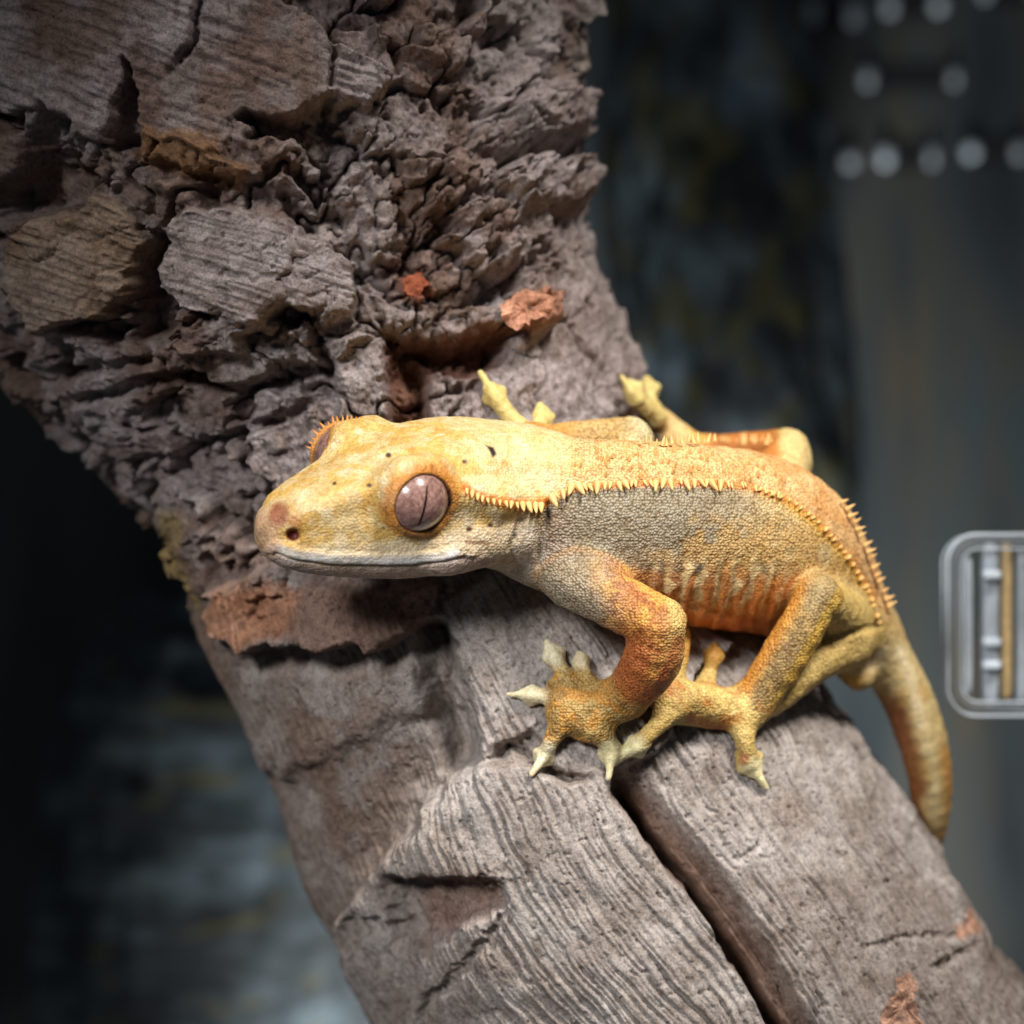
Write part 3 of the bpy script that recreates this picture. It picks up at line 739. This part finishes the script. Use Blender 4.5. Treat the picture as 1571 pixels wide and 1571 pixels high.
# crinkled skin on limbs
off += (limb < 4) * 2.6 * (fbm(GV[:, 0] / 14, GV[:, 1] / 14, GV[:, 2] / 14, 2, 63) - .5)
GV = GV + gn * off[:, None]

# ---- skin colour
c3 = lambda t: np.asarray(lin(t))[None]
gc = np.repeat(c3((196, 168, 112)), nact, 0); ga = np.full(nact, .8)
def pt(mask, c, s=1.0, a=None):
    global gc, ga
    m = np.clip(np.asarray(mask, float) * s, 0, 1)[:, None]; gc = gc * (1 - m) + c3(c) * m
    if a is not None: ga = ga * (1 - m[:, 0]) + a * m[:, 0]
N3 = lambda s_, o, sd: fbm(GV[:, 0] / s_, GV[:, 1] / s_, GV[:, 2] / s_, o, sd)
na = N3(60, 3, 71); nb = N3(24, 3, 72); nc = N3(11, 2, 73)
tor = trunk * (1 - headm)
# flank grey, warming toward the rear
pt(tor, (156, 148, 130), 1, 1.0)
rear = sstep(1060, 1240, gx + 120 * (na - .5))
pt(tor * rear, (216, 192, 140), .85)
pt(tor * sstep(1120, 1230, gx) * sstep(800, 860, gy) * sstep(.45, .6, nb), (232, 204, 142), .75)
mid = sstep(.42, .62, nb + .25 * sstep(1010, 1100, gx) * sstep(780, 840, gy) - .12)
pt(tor * mid * sstep(960, 1060, gx) * sstep(770, 820, gy), (208, 170, 108), .7)
pt(tor * sstep(900, 850, gx) * sstep(760, 800, gy), (170, 152, 138), .7)
pt(tor * sstep(855, 815, gx) * sstep(800, 850, gy), (226, 214, 206), .8)
low_b = tor * (gy < 985) * sstep(860, 905, gy + 40 * (nb - .5)) * sstep(960, 1000, gx) * sstep(1260, 1200, gx)
strp = .5 + .5 * np.sin((gx + (gy - 900) * .25) / 26 * 2 * math.pi + 6 * (nb - .5))
pt(low_b, (220, 142, 74), .95, .4)
pt(tor * sstep(835, 875, gy) * sstep(965, 920, gy) * sstep(990, 1020, gx) * sstep(1230, 1190, gx) * sstep(.4, .8, strp), (244, 218, 164), .9, .4)
pt(tor * (gy < 985) * sstep(905, 935, gy - (gx - 1000) * .28) * sstep(960, 1000, gx) * sstep(1250, 1190, gx), (222, 138, 80), .9, .25)
# dorsal band
ycr = np.interp(gx, [p[0] for p in crest_near], [p[1] for p in crest_near]); dcr, _ = seg_dist(gx, gy, crest_near)
inband = np.where(gx < 1180, ycr - gy, np.where(gy < 760, 30, 0) + 0) 
pm_ = poly_sd(gx, gy, crest_near + [(1420, 955), (1420, 500), (800, 500), (800, 760)])
pt(tor * sstep(4, -4, pm_ + 8 * (nc - .5)), (224, 184, 132), 1, .9)
pt(tor * sstep(4, -4, pm_) * sstep(.52, .62, nb), (212, 156, 94), .6)
pt(tor * sstep(9, 2, np.abs(pm_ - 2)) * (gx < 1350), (220, 138, 54), .75)
pt(tor * sstep(22, 4, pm_) * sstep(-2, 2, pm_) * sstep(1150, 1230, gx), (222, 182, 84), .7)
# head
hm = headm
pt(hm, (222, 198, 146), 1, .42)
pt(hm * sstep(.46, .6, nb), (220, 178, 92), .75)
pt(hm * sstep(.56, .7, N3(15, 3, 77)), (206, 158, 84), .55)
pt(hm * sstep(.55, .68, N3(19, 3, 78)), (232, 216, 184), .6)
pt(hm * sstep(.5, .68, na) * sstep(60, 20, hu_ - 30), (218, 176, 92), .45)
pt(hm * sstep(-80, -160, ht_) * sstep(-20, 20, hu_), (230, 204, 156), .6)
low_h = sstep(-48, -78, hu_ + .10 * ht_ + 10 * (nb - .5))
pt(hm * low_h, (228, 212, 184), .8)
pt(hm * sstep(-20, -70, ht_) * sstep(-50, -70, hu_), (200, 186, 164), .6, .7)
pt(hm * sstep(-150, -200, ht_) * sstep(-40, -70, hu_), (232, 222, 214), .8)
pt(hm * sstep(12, 4, np.abs(md - 7)) * (ht_ > -60) * (gy < 866), (238, 232, 226), .95, .1)
ymo = np.interp(gx, [p[0] for p in mouth], [p[1] for p in mouth])
pt(hm * sstep(-2, 6, gy - ymo) * (ht_ > -140), (234, 208, 194), .85, .5)
pt(hm * sstep(3, .5, md) * (ht_ > -110), (176, 138, 122), .5)
pt(hm * sstep(.5, .62, nc) * sstep(0, 8, gy - ymo) * (ht_ > -140) * sstep(560, 660, gx), (160, 132, 112), .5)
pt(hm * sstep(185, 205, ht_ + 14 * (nb - .5)), (196, 158, 130), .8, .4)
sn = np.hypot((gx - 428) / 20, (gy - 789) / 24); pt(hm * sstep(1.1, .5, sn), (150, 84, 66), .85)
sn = np.hypot((gx - 452) / 14, (gy - 800) / 14); pt(hm * sstep(1.1, .4, sn), (196, 120, 60), .6)
_c = HL(176, 48, -56); sn = np.hypot((gx - (_c[0] * D / (D - _c[2]) + CX)) / 11, (gy - (-_c[1] * D / (D - _c[2]) + CX)) / 10); pt(hm * sstep(1.15, .7, sn), (96, 26, 18), 1, 0)
# ring of dark orange lid round each eye
for sg in (1, -1):
    ec = eye_c[sg]; ev = GV - ec; hh_ = ev @ (hl * sg); rr = np.sqrt(np.maximum((ev ** 2).sum(1) - hh_ ** 2, 0)); ang = ev @ hu
    on = hm * (hh_ > -20)
    pt(on * sstep(70, 52, rr + 16 * (nb - .5)) * sstep(-10, 35, ang) * sstep(-60, 40, -(ev @ hf)), (220, 158, 70), .75)
    pt(on * sstep(57, 50, rr + 9 * (nc - .5)), (200, 128, 50), .75)
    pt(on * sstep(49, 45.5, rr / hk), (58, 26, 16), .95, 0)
# stripe behind the eye under the head crest
cb_, _ = seg_dist(gx, gy, [(712, 748), (740, 764), (775, 772), (815, 776), (838, 772)])
pt(trunk * sstep(13, 3, cb_ + 10 * (nc - .5)) * nearside, (214, 128, 40), .9)
pt(trunk * sstep(5, 1, cb_) * nearside, (150, 70, 26), .6)
eb_, _ = seg_dist(gx, gy, [(715, 832), (735, 832), (750, 835)]); pt(hm * sstep(4, 1, eb_), (120, 76, 46), .8)
for (sx, sy, r) in ((596, 698, 5), (713, 708, 4.5), (513, 742, 4), (566, 744, 4.5), (720, 812, 5), (752, 806, 4.5), (791, 822, 4), (588, 810, 3)):
    pt(hm * sstep(r + 1.5, r - 2, np.hypot(gx - sx, (gy - sy) * 1.25)), (62, 34, 22), .95, 0)
pt(trunk * sstep(2, -2, poly_sd(gx, gy, [(744, 683), (757, 686), (763, 697), (756, 702), (751, 692)])), (40, 26, 20), 1, 0)
sn = np.hypot((gx - 776) / 9, (gy - 711) / 9); pt(trunk * sstep(1.1, .2, sn), (226, 160, 80), .7)
# foreleg
def lm(n, w=8): return sstep(w, 0, PS[n])
fl = lm('foreleg', 10)
fl = np.maximum(fl, sstep(40, 0, PS['foreleg']) * tor * sstep(860, 890, gy))
pt(fl, (190, 134, 78), 1, 1)
pt(fl * sstep(.45, .6, nb), (216, 168, 84), .8)
pt(fl * sstep(.52, .62, N3(12, 2, 81)), (158, 92, 46), .65)
pt(fl * sstep(975, 895, gx + 40 * (nb - .5)), (158, 147, 128), 1.0)
pt(fl * sstep(1010, 985, gx) * sstep(945, 985, gy), (180, 98, 50), .8)
pt(fl * sstep(1012, 1036, gx), (214, 192, 128), .65)
fb, _ = seg_dist(gx, gy, [(1042, 985), (1025, 1035), (990, 1085)]); pt(fl * sstep(14, 4, np.abs(fb - 2)), (170, 74, 36), .6)
hm2 = np.maximum(sstep(22, -4, PS['hand'] + 10 * (nb - .5)), lm('hand_toe'))
pt(hm2, (188, 162, 104), 1, .9)
pt(hm2 * sstep(.45, .58, nb), (146, 112, 58), .85)
pt(hm2 * sstep(.54, .64, N3(13, 2, 79)), (206, 150, 66), .7)
pt(lm('hand') * sstep(900, 940, gx) * sstep(.4, .55, nc), (206, 144, 52), .5)
def tips(pts, c, r0, r1, s=.9):
    for (x, y) in pts:
        pt((limb < 6) * sstep(r1, r0, np.hypot(gx - x, gy - y)), c, s, .25)
tips([(836, 984), (848, 1000), (890, 1002), (790, 1066), (815, 1066), (822, 1180), (834, 1160), (934, 1185), (938, 1162)], (222, 214, 182), 14, 34)
# hind leg
pt(np.maximum(lm('thigh', 10), lm('foot')), (208, 182, 116), 1, .8)
pt(lm('foot_toe'), (200, 174, 108), 1, .6)
sh = lm('shank'); pt(sh, (146, 124, 82), 1, 1); pt(sh * sstep(.5, .6, nc), (182, 154, 96), .7)
pt(sh * sstep(10, -10, (gx - 1206) * .866 + (gy - 1000) * .5 + 16), (212, 148, 60), .75)
pt(sh * sstep(1220, 1250, gx) * sstep(950, 920, gy), (166, 148, 108), .8)
pt(sh * sstep(14, 26, (gx - 1206) * .866 + (gy - 1000) * .5), (214, 178, 84), .8)
pt(lm('foot') * sstep(.48, .58, nb), (184, 122, 56), .75)
pt(lm('foot') * sstep(.54, .64, N3(13, 2, 80)), (226, 200, 126), .7)
ft, _ = seg_dist(gx, gy, [(1025, 1062), (1055, 1100), (1110, 1120)]); pt(lm('foot') * sstep(14, 3, ft), (184, 104, 44), .7)
pt(lm('foot_toe') * sstep(1030, 1000, gy), (196, 140, 58), .7)
tips([(1160, 1190), (1175, 1210), (945, 1163), (968, 1155)], (220, 212, 168), 18, 38)
tips([(738, 575), (758, 606), (832, 640), (955, 582), (968, 600), (996, 597)], (222, 212, 160), 12, 30)
sn = np.hypot((gx - 1142) / 12, (gy - 1164) / 14); pt((limb < 5) * sstep(1, .3, sn), (196, 130, 92), .8)
# far limbs
pt(lm('far_arm'), (196, 168, 112), 1, 1); pt(lm('far_arm') * sstep(900, 860, gx), (208, 150, 66), .7); pt(lm('far_arm') * sstep(940, 985, gx), (206, 202, 168), .7)
pt(lm('far_toe'), (218, 200, 132), 1, .3); pt(lm('far_leg', 10), (224, 176, 96), 1, .5)
pt(lm('far_leg', 10) * sstep(1185, 1203, gx) , (224, 204, 146), .85); pt(lm('far_leg', 10) * sstep(1075, 1100, gx) * sstep(1203, 1185, gx), (186, 112, 52), .85)
pt(lm('far_leg', 10) * sstep(1070, 1050, gx), (222, 194, 138), .8)
# tail: brown stripe and shading on the left, cream highlights, all painted in
tm = lm('tail', 10) * (limb > 6)
pt(tm, (204, 182, 130), 1, .35)
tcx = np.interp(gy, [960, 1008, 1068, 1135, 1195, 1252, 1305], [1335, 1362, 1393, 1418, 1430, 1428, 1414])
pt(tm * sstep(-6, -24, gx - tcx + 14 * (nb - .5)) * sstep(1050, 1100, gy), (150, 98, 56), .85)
pt(tm * sstep(.5, .62, na), (196, 160, 96), .7)
bt_, _ = seg_dist(gx, gy, [(1380, 1000), (1400, 1050), (1415, 1110)]); pt(tm * sstep(16, 2, bt_), (230, 214, 176), .8)
bt_, _ = seg_dist(gx, gy, [(1420, 1140), (1436, 1190), (1434, 1250)]); pt(tm * sstep(12, 2, bt_), (222, 204, 158), .7)
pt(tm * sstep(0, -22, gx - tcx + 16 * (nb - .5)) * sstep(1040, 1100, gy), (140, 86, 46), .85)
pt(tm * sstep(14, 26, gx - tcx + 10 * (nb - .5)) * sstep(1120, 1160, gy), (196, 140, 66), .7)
sn = np.hypot((gx - 1305) / 26, (gy - 1046) / 16); pt((PS['tail'] < 6) * sstep(1, .3, sn), (216, 164, 62), .8)
sn = np.hypot((gx - 1335) / 40, (gy - 1005) / 34); pt((PS['tail'] < 10) * sstep(1, .2, sn), (234, 220, 192), .75)
gc = np.clip(gc, 0, 1)

gecko = empty('gecko', tuple(to_world(P(1050, 1090, 300))))
tag(gecko, 'orange and yellow crested gecko with spiny head crest, gripping the cork branch', 'gecko')
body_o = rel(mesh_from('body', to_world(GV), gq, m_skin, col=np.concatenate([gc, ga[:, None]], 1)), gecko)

# ---- eyes
def uv_sphere(nu=48, nv=32):
    th = np.linspace(0, math.pi, nv + 1); ph_ = np.linspace(0, 2 * math.pi, nu, endpoint=False)
    v = np.array([[math.sin(t) * math.cos(p), math.sin(t) * math.sin(p), math.cos(t)] for t in th for p in ph_])
    qd = [(i * nu + j, (i + 1) * nu + j, (i + 1) * nu + (j + 1) % nu, i * nu + (j + 1) % nu) for i in range(nv) for j in range(nu)]
    return v, qd
sv, sq = uv_sphere()
for sg in (1, -1):
    c = eye_c[sg]; r = ER * hk
    ax = nrmz(hl * sg + .18 * hf); upv = nrmz(hu - ax * (hu @ ax)); sd = np.cross(upv, ax)
    e = rel(mesh_from('eye', to_world(c + sv * r), sq, m_eye), gecko); e['label'] = 'brown marbled eye with thin vertical slit pupil'
    # slit pupil: thin almond bowed over the eyeball
    n = 24; vs = []; tilt = 0.2
    for i in range(n + 1):
        a = -0.66 + 1.36 * i / n; hwid = 0.030 * math.sin(math.pi * i / n) ** .6 + .003
        for sgn in (-1, 1):
            p = np.array([hwid * sgn * (1 + .25 * math.sin(i * 1.9 + sgn)), math.sin(a), math.cos(a)]); p /= np.linalg.norm(p)
            ct, s_t = math.cos(tilt * sg), math.sin(tilt * sg); px_, py_ = p[0] * ct + p[1] * s_t, -p[0] * s_t + p[1] * ct
            vs.append(c + (sd * px_ + upv * py_ + ax * p[2]) * (r + .35))
    pq = [(2 * i, 2 * i + 1, 2 * i + 3, 2 * i + 2) for i in range(n)]
    pu = rel(mesh_from('pupil', to_world(np.array(vs)), pq, m_pupil), gecko)
    m = pu.matrix_parent_inverse.copy(); pu.parent = e; pu.matrix_parent_inverse = m @ m.inverted()

# ---- spines: one shared curved cone, one object per spine
def cone_mesh(name, mat):
    vs = []; rings = 4; sg = 7
    for i in range(rings):
        t = i / rings; r = .27 * (1 - t) ** .8 + .02
        for j in range(sg): vs.append((r * math.cos(j * 2 * math.pi / sg) + .12 * t * t, r * math.sin(j * 2 * math.pi / sg), t - .15))
    vs.append((.12, 0, .9)); tip = len(vs) - 1
    fq = [(i * sg + j, i * sg + (j + 1) % sg, (i + 1) * sg + (j + 1) % sg, (i + 1) * sg + j) for i in range(rings - 1) for j in range(sg)]
    tr = [((rings - 1) * sg + j, (rings - 1) * sg + (j + 1) % sg, tip) for j in range(sg)]
    o = mesh_from(name, np.array(vs), fq, mat, tris=tr); me = o.data; bpy.data.objects.remove(o); return me
me_spike = cone_mesh('crest_spike', m_spike); me_lash = cone_mesh('eyelash_spike', m_lash)
gg = raster(GV)
from mathutils import Vector, Matrix
ginv = Matrix.Translation(gecko.location).inverted()
def spike(px, py, dirv, ln, name='crest_spike', me=None, d=None, fat=1.0):
    dd = ds(px, py, gg, 1) if d is None else d
    p = to_world(P(px, py, dd)); v = Vector(to_world(np.array(dirv, float))).normalized()
    o = bpy.data.objects.new(name, me or me_spike); COL.objects.link(o); o.parent = gecko; o.matrix_parent_inverse = ginv
    o.location = p; o.rotation_mode = 'QUATERNION'; o.rotation_quaternion = v.to_track_quat('Z', 'X')
    o.scale = (ln * S * fat, ln * S * fat, ln * S); return o
def along(pts, step, jit=0.0):
    pts = np.array(pts, float); sg = np.linalg.norm(np.diff(pts, axis=0), axis=1); cum = np.concatenate([[0], np.cumsum(sg)])
    t = np.arange(0, cum[-1], step) + (rng.random(int(np.ceil(cum[-1] / step))) - .5) * step * jit
    return np.stack([np.interp(t, cum, pts[:, 0]), np.interp(t, cum, pts[:, 1])], -1)
rnd = lambda a: (rng.random() - .5) * a
# near dorsolateral crest: the spines point out and down over the flank
for (x, y) in along([(846, 762), (875, 746), (930, 742), (1000, 739), (1070, 739), (1150, 744), (1205, 763)], 10.5, .8):
    L_ = 21 if x < 900 else 17
    spike(x, y + rnd(5), (.15 + rnd(.7), -.8, .55 + rnd(.5)), L_ * (.55 + .7 * rng.random()) * (1 - .25 * (x > 1130)))
for (x, y) in along([(1165, 750), (1215, 768), (1262, 805), (1303, 855), (1335, 910), (1350, 955)], 12, .4):
    spike(x, y, (-.3 + rnd(.5), -.3, .8), 12 * (.8 + .4 * rng.random()))
# far crest and rump outline
def far_edge(px, y0):   # topmost gecko body point in that column
    ix = int((px - G0) / GR); colm = gg[:, ix]; ys = np.where(colm > 60)[0]; ys = ys[ys * GR + G0 > y0]
    return (ys.min() * GR + G0 + 5) if len(ys) else y0
for x in np.arange(985, 1190, 8.0):
    x = x + rnd(6); y = max(far_edge(x, 670), 676) + rnd(5)
    spike(x, y, (.1 + rnd(.9), .95, .1 + rnd(.4)), 13 * (.5 + .8 * rng.random()), d=ds(x, y + 6, gg, 1) - 4)
for (x, y) in along([(1268, 770), (1300, 812), (1322, 850), (1340, 892), (1352, 930)], 13, .4):
    ix = int((y - G0) / GR); row = np.where(gg[ix] > 60)[0] * GR + G0; row = row[(row > 1200) & (row < 1400)]
    xe = row.max() - 3 if len(row) else x
    spike(xe, y, (.85, .35 + rnd(.3), .25), 13 * (.8 + .4 * rng.random()), d=ds(xe - 6, y, gg, 1) - 4)
# small spines scattered over the dorsal band
for _ in range(60):
    x = 880 + 330 * rng.random(); y = 690 + 42 * rng.random() + (0 if x < 1100 else (x - 1100) * .25)
    spike(x, y, (.15 + rnd(.5), .75 + rnd(.3), .6), 8 + 4 * rng.random())
# head crest behind the near eye
for (x, y) in along([(716, 752), (745, 766), (780, 772), (815, 776), (834, 776)], 9, .3):
    spike(x, y, (.1 + rnd(.4), -.7, .7), (12 if x < 800 else 20) * (.8 + .4 * rng.random()))
# lashes round both eyes
for sg in (1, -1):
    c = eye_c[sg]; ax = hl * sg
    angs = np.radians(np.arange(-35, 150, 8.5)) if sg == 1 else np.radians(np.arange(5, 175, 9))
    for a in angs:
        rd = hu * math.sin(a) - hf * math.cos(a)
        p = c + hk * (ax * 25 + rd * 49)
        v = nrmz(rd * 1.0 + ax * (.25 if sg == 1 else .9) - hf * rnd(.5) + hu * rnd(.3))
        ln = (7 + 8 * (0.0 < a < 1.7)) * (.6 + .8 * rng.random()) if sg == 1 else 15 * (.7 + .5 * rng.random())
        kx = p[0] * D / (D - p[2]) + CX; ky = -p[1] * D / (D - p[2]) + CX
        spike(kx, ky, v, ln, 'eyelash_spike', me_lash, d=p[2], fat=.8)

# ================================================================== TERRARIUM BACKGROUND
def wall_mat():
    m, nt, N, L, B = mat_new('smoked_acrylic')
    tc = nd(N, 'ShaderNodeTexCoord').outputs['Object']
    mp = nd(N, 'ShaderNodeMapping'); mp.inputs['Scale'].default_value = (2.0, 1, .35); L.new(tc, mp.inputs[0])
    n = noise_tex(N, L, mp.outputs[0], 28, 3, .5)
    n2 = noise_tex(N, L, mp.outputs[0], 45, 2, .5, .6)
    c = ramp(N, L, n.outputs[0], [(.36, (.014, .016, .018)), (.47, (.036, .044, .046)), (.56, (.055, .056, .048)), (.68, (.04, .06, .066))])
    c = mixc(N, L, ramp(N, L, n2.outputs[0], [(.6, (0, 0, 0)), (.7, (.6, .6, .6))]), c, (.1, .07, .035))
    L.new(c, B.inputs['Base Color']); B.inputs['Roughness'].default_value = .35
    return m
m_wall = wall_mat()
def slab(name, x0, x1, y0, y1, z, thick, mat):
    vs = [(x, y, zz) for zz in (z, z - thick) for (x, y) in ((x0, y0), (x1, y0), (x1, y1), (x0, y1))]
    fq = [(0, 1, 2, 3), (7, 6, 5, 4), (0, 4, 5, 1), (1, 5, 6, 2), (2, 6, 7, 3), (3, 7, 4, 0)]
    return mesh_from(name, to_world(np.array(vs, float)), fq, mat, smooth=False)
wz = -2600
wall_o = tag(slab('wall', -3500, 3500, -3500, 3500, wz, 60, m_wall), kind='structure')

# mossy backdrop stones behind the branch
def stone_mat(name, scl, moss, gain):
    m, nt, N, L, B = mat_new(name)
    mp = nd(N, 'ShaderNodeMapping'); mp.inputs['Scale'].default_value = scl; L.new(nd(N, 'ShaderNodeTexCoord').outputs['Object'], mp.inputs[0]); tc = mp.outputs[0]
    n = noise_tex(N, L, tc, 60, 4, .6); n2 = noise_tex(N, L, tc, 85, 3, .6, .5); n3 = noise_tex(N, L, tc, 200, 3)
    c = ramp(N, L, n.outputs[0], [(.40, (.008, .011, .013)), (.5, (.04 * gain, .055 * gain, .062 * gain)), (.6, (.13 * gain, .18 * gain, .205 * gain)), (.72, (.22 * gain, .28 * gain, .31 * gain))])
    ms = ramp(N, L, n2.outputs[0], [(moss, (0, 0, 0)), (moss + .1, (.8, .8, .8))])
    c = mixc(N, L, ms, c, (.15, .13, .03)); c = mixc(N, L, .2, c, ramp(N, L, n3.outputs[0], [(.3, (.02, .03, .03)), (.7, (.18, .2, .2))]))
    L.new(c, B.inputs['Base Color']); B.inputs['Roughness'].default_value = .7; return m
m_stone = stone_mat('streaked_slate', (.75, 1, 2.4), .58, .8); m_moss = stone_mat('mossy_slate', (1.3, 1, .9), .5, 1.5)
def rock(name, cx, cy, cz, rx, ry, rz, seed, label, rot=0.0, mat=None):
    v, qd = uv_sphere(96, 64); n = np.sign(v) * np.abs(v) ** .7
    d_ = 1 + .32 * (fbm(v[:, 0] * 1.6 + 9, v[:, 1] * 1.6 + 9, v[:, 2] * 1.6 + 9, 4, seed) - .5) + .18 * (1 - np.abs(2 * fbm(v[:, 0] * 4 + 9, v[:, 1] * 4 + 9, v[:, 2] * 4 + 9, 3, seed + 3) - 1))
    p = n * d_[:, None] * np.array([rx, ry, rz]); cs, sn_ = math.cos(rot), math.sin(rot)
    p = np.stack([p[:, 0] * cs - p[:, 1] * sn_, p[:, 0] * sn_ + p[:, 1] * cs, p[:, 2]], -1)
    return tag(mesh_from(name, to_world(p + P(cx, cy, cz)), qd, mat or m_stone), label, 'stone')
rock('mossy_stone', 1120, 430, -1900, 210, 620, 260, 3, 'dark blurred mossy stone column behind the right edge of the branch', .12, m_moss)
rock('mossy_stone', 330, 1420, -1900, 330, 640, 260, 8, 'blue grey blurred mossy stone below and behind the branch', -.1)

# ventilation slots laid on the back panel: pale glint ends around a flat painted-dark sheet
m_edge = simple('pale_glint_acrylic', (.8, .88, .94), .25, nscale=60, lo=.35)  # pale colour stands in for light caught by the slot ends
m_slot_dark = simple('slot_painted_dark', (.006, .007, .008), .6)  # near-black colour stands in for the shade inside each slot
def stadium(x0, x1, y, h, z, n=12):
    r = h / 2; pts = []
    for i in range(n + 1): a = -math.pi / 2 + math.pi * i / n; pts.append((x1 - r + r * math.cos(a), y + r * math.sin(a)))
    for i in range(n + 1): a = math.pi / 2 + math.pi * i / n; pts.append((x0 + r + r * math.cos(a), y + r * math.sin(a)))
    return pts
def vent(px0, px1, py, hh, label):
    a = P(px0, py, wz); b = P(px1, py, wz); h = hh * (D - wz) / D; y = a[1]
    rt = empty('ventilation_slot', tuple(to_world(((a[0] + b[0]) / 2, y, wz))))
    tag(rt, label, 'vent slot', 'slots in the back panel')
    out = stadium(a[0], b[0], y, h, wz); n = len(out)
    vs = [(x, yy, wz + 5) for x, yy in out] + [((a[0] + b[0]) / 2, y, wz + 5)]
    rel(mesh_from('dark_slot_sheet', to_world(np.array(vs)), None, m_slot_dark, smooth=False, tris=[(i, (i + 1) % n, n) for i in range(n)]), rt)
    for xe, sg in ((a[0], -1), (b[0], 1)):       # rounded pale ends, coloured as glints
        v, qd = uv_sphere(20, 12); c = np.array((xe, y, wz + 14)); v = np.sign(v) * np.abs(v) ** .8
        rel(mesh_from('glint_end', to_world(c + v * np.array((h * (.16 + .1 * rng.random()), h * (.3 + .14 * rng.random()), 24))), qd, m_edge), rt)
lab = {0: 'blurred short ventilation slot in the row beneath the single long slot', 1: 'long ventilation slot alone between two rows of short slots', 2: 'faint short ventilation slot in the row above the single long slot'}
for (x0, x1, y, h, r_) in ((1243, 1303, 246, 44, 0), (1357, 1428, 240, 42, 0), (1488, 1562, 232, 44, 0), (1330, 1462, 120, 40, 1), (1246, 1308, 22, 46, 2), (1364, 1438, 8, 42, 2), (1510, 1590, -12, 42, 2)):
    vent(x0, x1, y, h, lab[r_])

# clear latch at the right
m_clear, nt, N, L, B = mat_new('clear_acrylic')
B.inputs['Base Color'].default_value = (.92, .97, 1, 1); B.inputs['Alpha'].default_value = .08; B.inputs['Roughness'].default_value = .03; B.inputs['IOR'].default_value = 1.3
m_white = simple('painted_edge_highlight', (.82, .9, .96), .15, nscale=90, lo=.5)
m_frost = simple('frosted_acrylic', (.78, .85, .92), .3, nscale=120, lo=.6)
m_frost.node_tree.nodes['Principled BSDF'].inputs['Alpha'].default_value = .5
m_pin = simple('tan_plastic_pin', lin((190, 160, 112)), .4)
lz = -150.0
def rrect(x0, x1, y0, y1, r, n=8):
    pts = []
    for (cx, cy, a0) in ((x1 - r, y1 - r, 0), (x0 + r, y1 - r, 90), (x0 + r, y0 + r, 180), (x1 - r, y0 + r, 270)):
        for i in range(n + 1): a = math.radians(a0 + 90 * i / n); pts.append((cx + r * math.cos(a), cy + r * math.sin(a)))
    return pts
a = P(1447, 1098, lz); b = P(1447 + 300, 818, lz)
latch = empty('acrylic_latch', tuple(to_world(((a[0] + b[0]) / 2, a[1], lz))))
tag(latch, 'clear acrylic latch block with rounded corners and a tan pin inside', 'latch')
# hollow rounded frame (tube around the rectangle) plus face plate
outl = rrect(a[0] + 14, b[0] - 14, a[1] + 14, b[1] - 14, 34, 10); n = len(outl); vs = []; m_ = 12
for i in range(n):
    p = np.array(outl[i]); t = np.array(outl[(i + 1) % n]) - np.array(outl[i - 1]); t /= np.linalg.norm(t); nn = np.array((t[1], -t[0]))
    for j in range(m_):
        an = 2 * math.pi * j / m_; cx_, sz_ = math.cos(an), math.sin(an)
        e = lambda q_: math.copysign(abs(q_) ** .7, q_)
        vs.append((*(p + nn * e(cx_) * 11), lz + e(sz_) * 60))
fq = [(i * m_ + j, ((i + 1) % n) * m_ + j, ((i + 1) % n) * m_ + (j + 1) % m_, i * m_ + (j + 1) % m_) for i in range(n) for j in range(m_)]
rel(mesh_from('frame', to_world(np.array(vs)), fq, m_clear), latch)
for (ins_, zz, rad, rr_) in ((2, 40, 2.6, 44), (24, 40, 1.6, 26), (4, -40, 1.4, 44)):       # white tubes painted as highlights along the clear edges
    ol = rrect(a[0] + ins_, b[0] - ins_, a[1] + ins_, b[1] - ins_, rr_, 10); n = len(ol); ev_ = []
    for i in range(n):
        p = np.array(ol[i]); t = np.array(ol[(i + 1) % n]) - np.array(ol[i - 1]); t /= np.linalg.norm(t); nn = np.array((t[1], -t[0]))
        for j in range(6): ev_.append((*(p + nn * math.cos(j * math.pi / 3) * rad), lz + zz + math.sin(j * math.pi / 3) * rad))
    rel(mesh_from('edge_highlight', to_world(np.array(ev_)), [(i * 6 + j, ((i + 1) % n) * 6 + j, ((i + 1) % n) * 6 + (j + 1) % 6, i * 6 + (j + 1) % 6) for i in range(n) for j in range(6)], m_white), latch)
def bar(name, px, w_, y0, y1, z, mat):
    v, qd = uv_sphere(16, 12); v = np.sign(v) * np.abs(v) ** .35; c = P(px, (y0 + y1) / 2, z)
    return rel(mesh_from(name, to_world(c + v * np.array((w_ / 2, abs(y1 - y0) / 2, 20))), qd, mat), latch)
bar('edge_strip', 1484, 13, 850, 1068, lz + 20, m_frost)
bar('inner_bar', 1518, 26, 828, 1088, lz, m_frost)
bar('pin', 1543, 16, 828, 1078, lz + 10, m_pin)
bar('inner_bar', 1566, 18, 840, 1080, lz, m_frost)
for y in (882, 985, 1020): bar('rib', 1520, 30, y - 7, y + 7, lz + 22, m_edge)
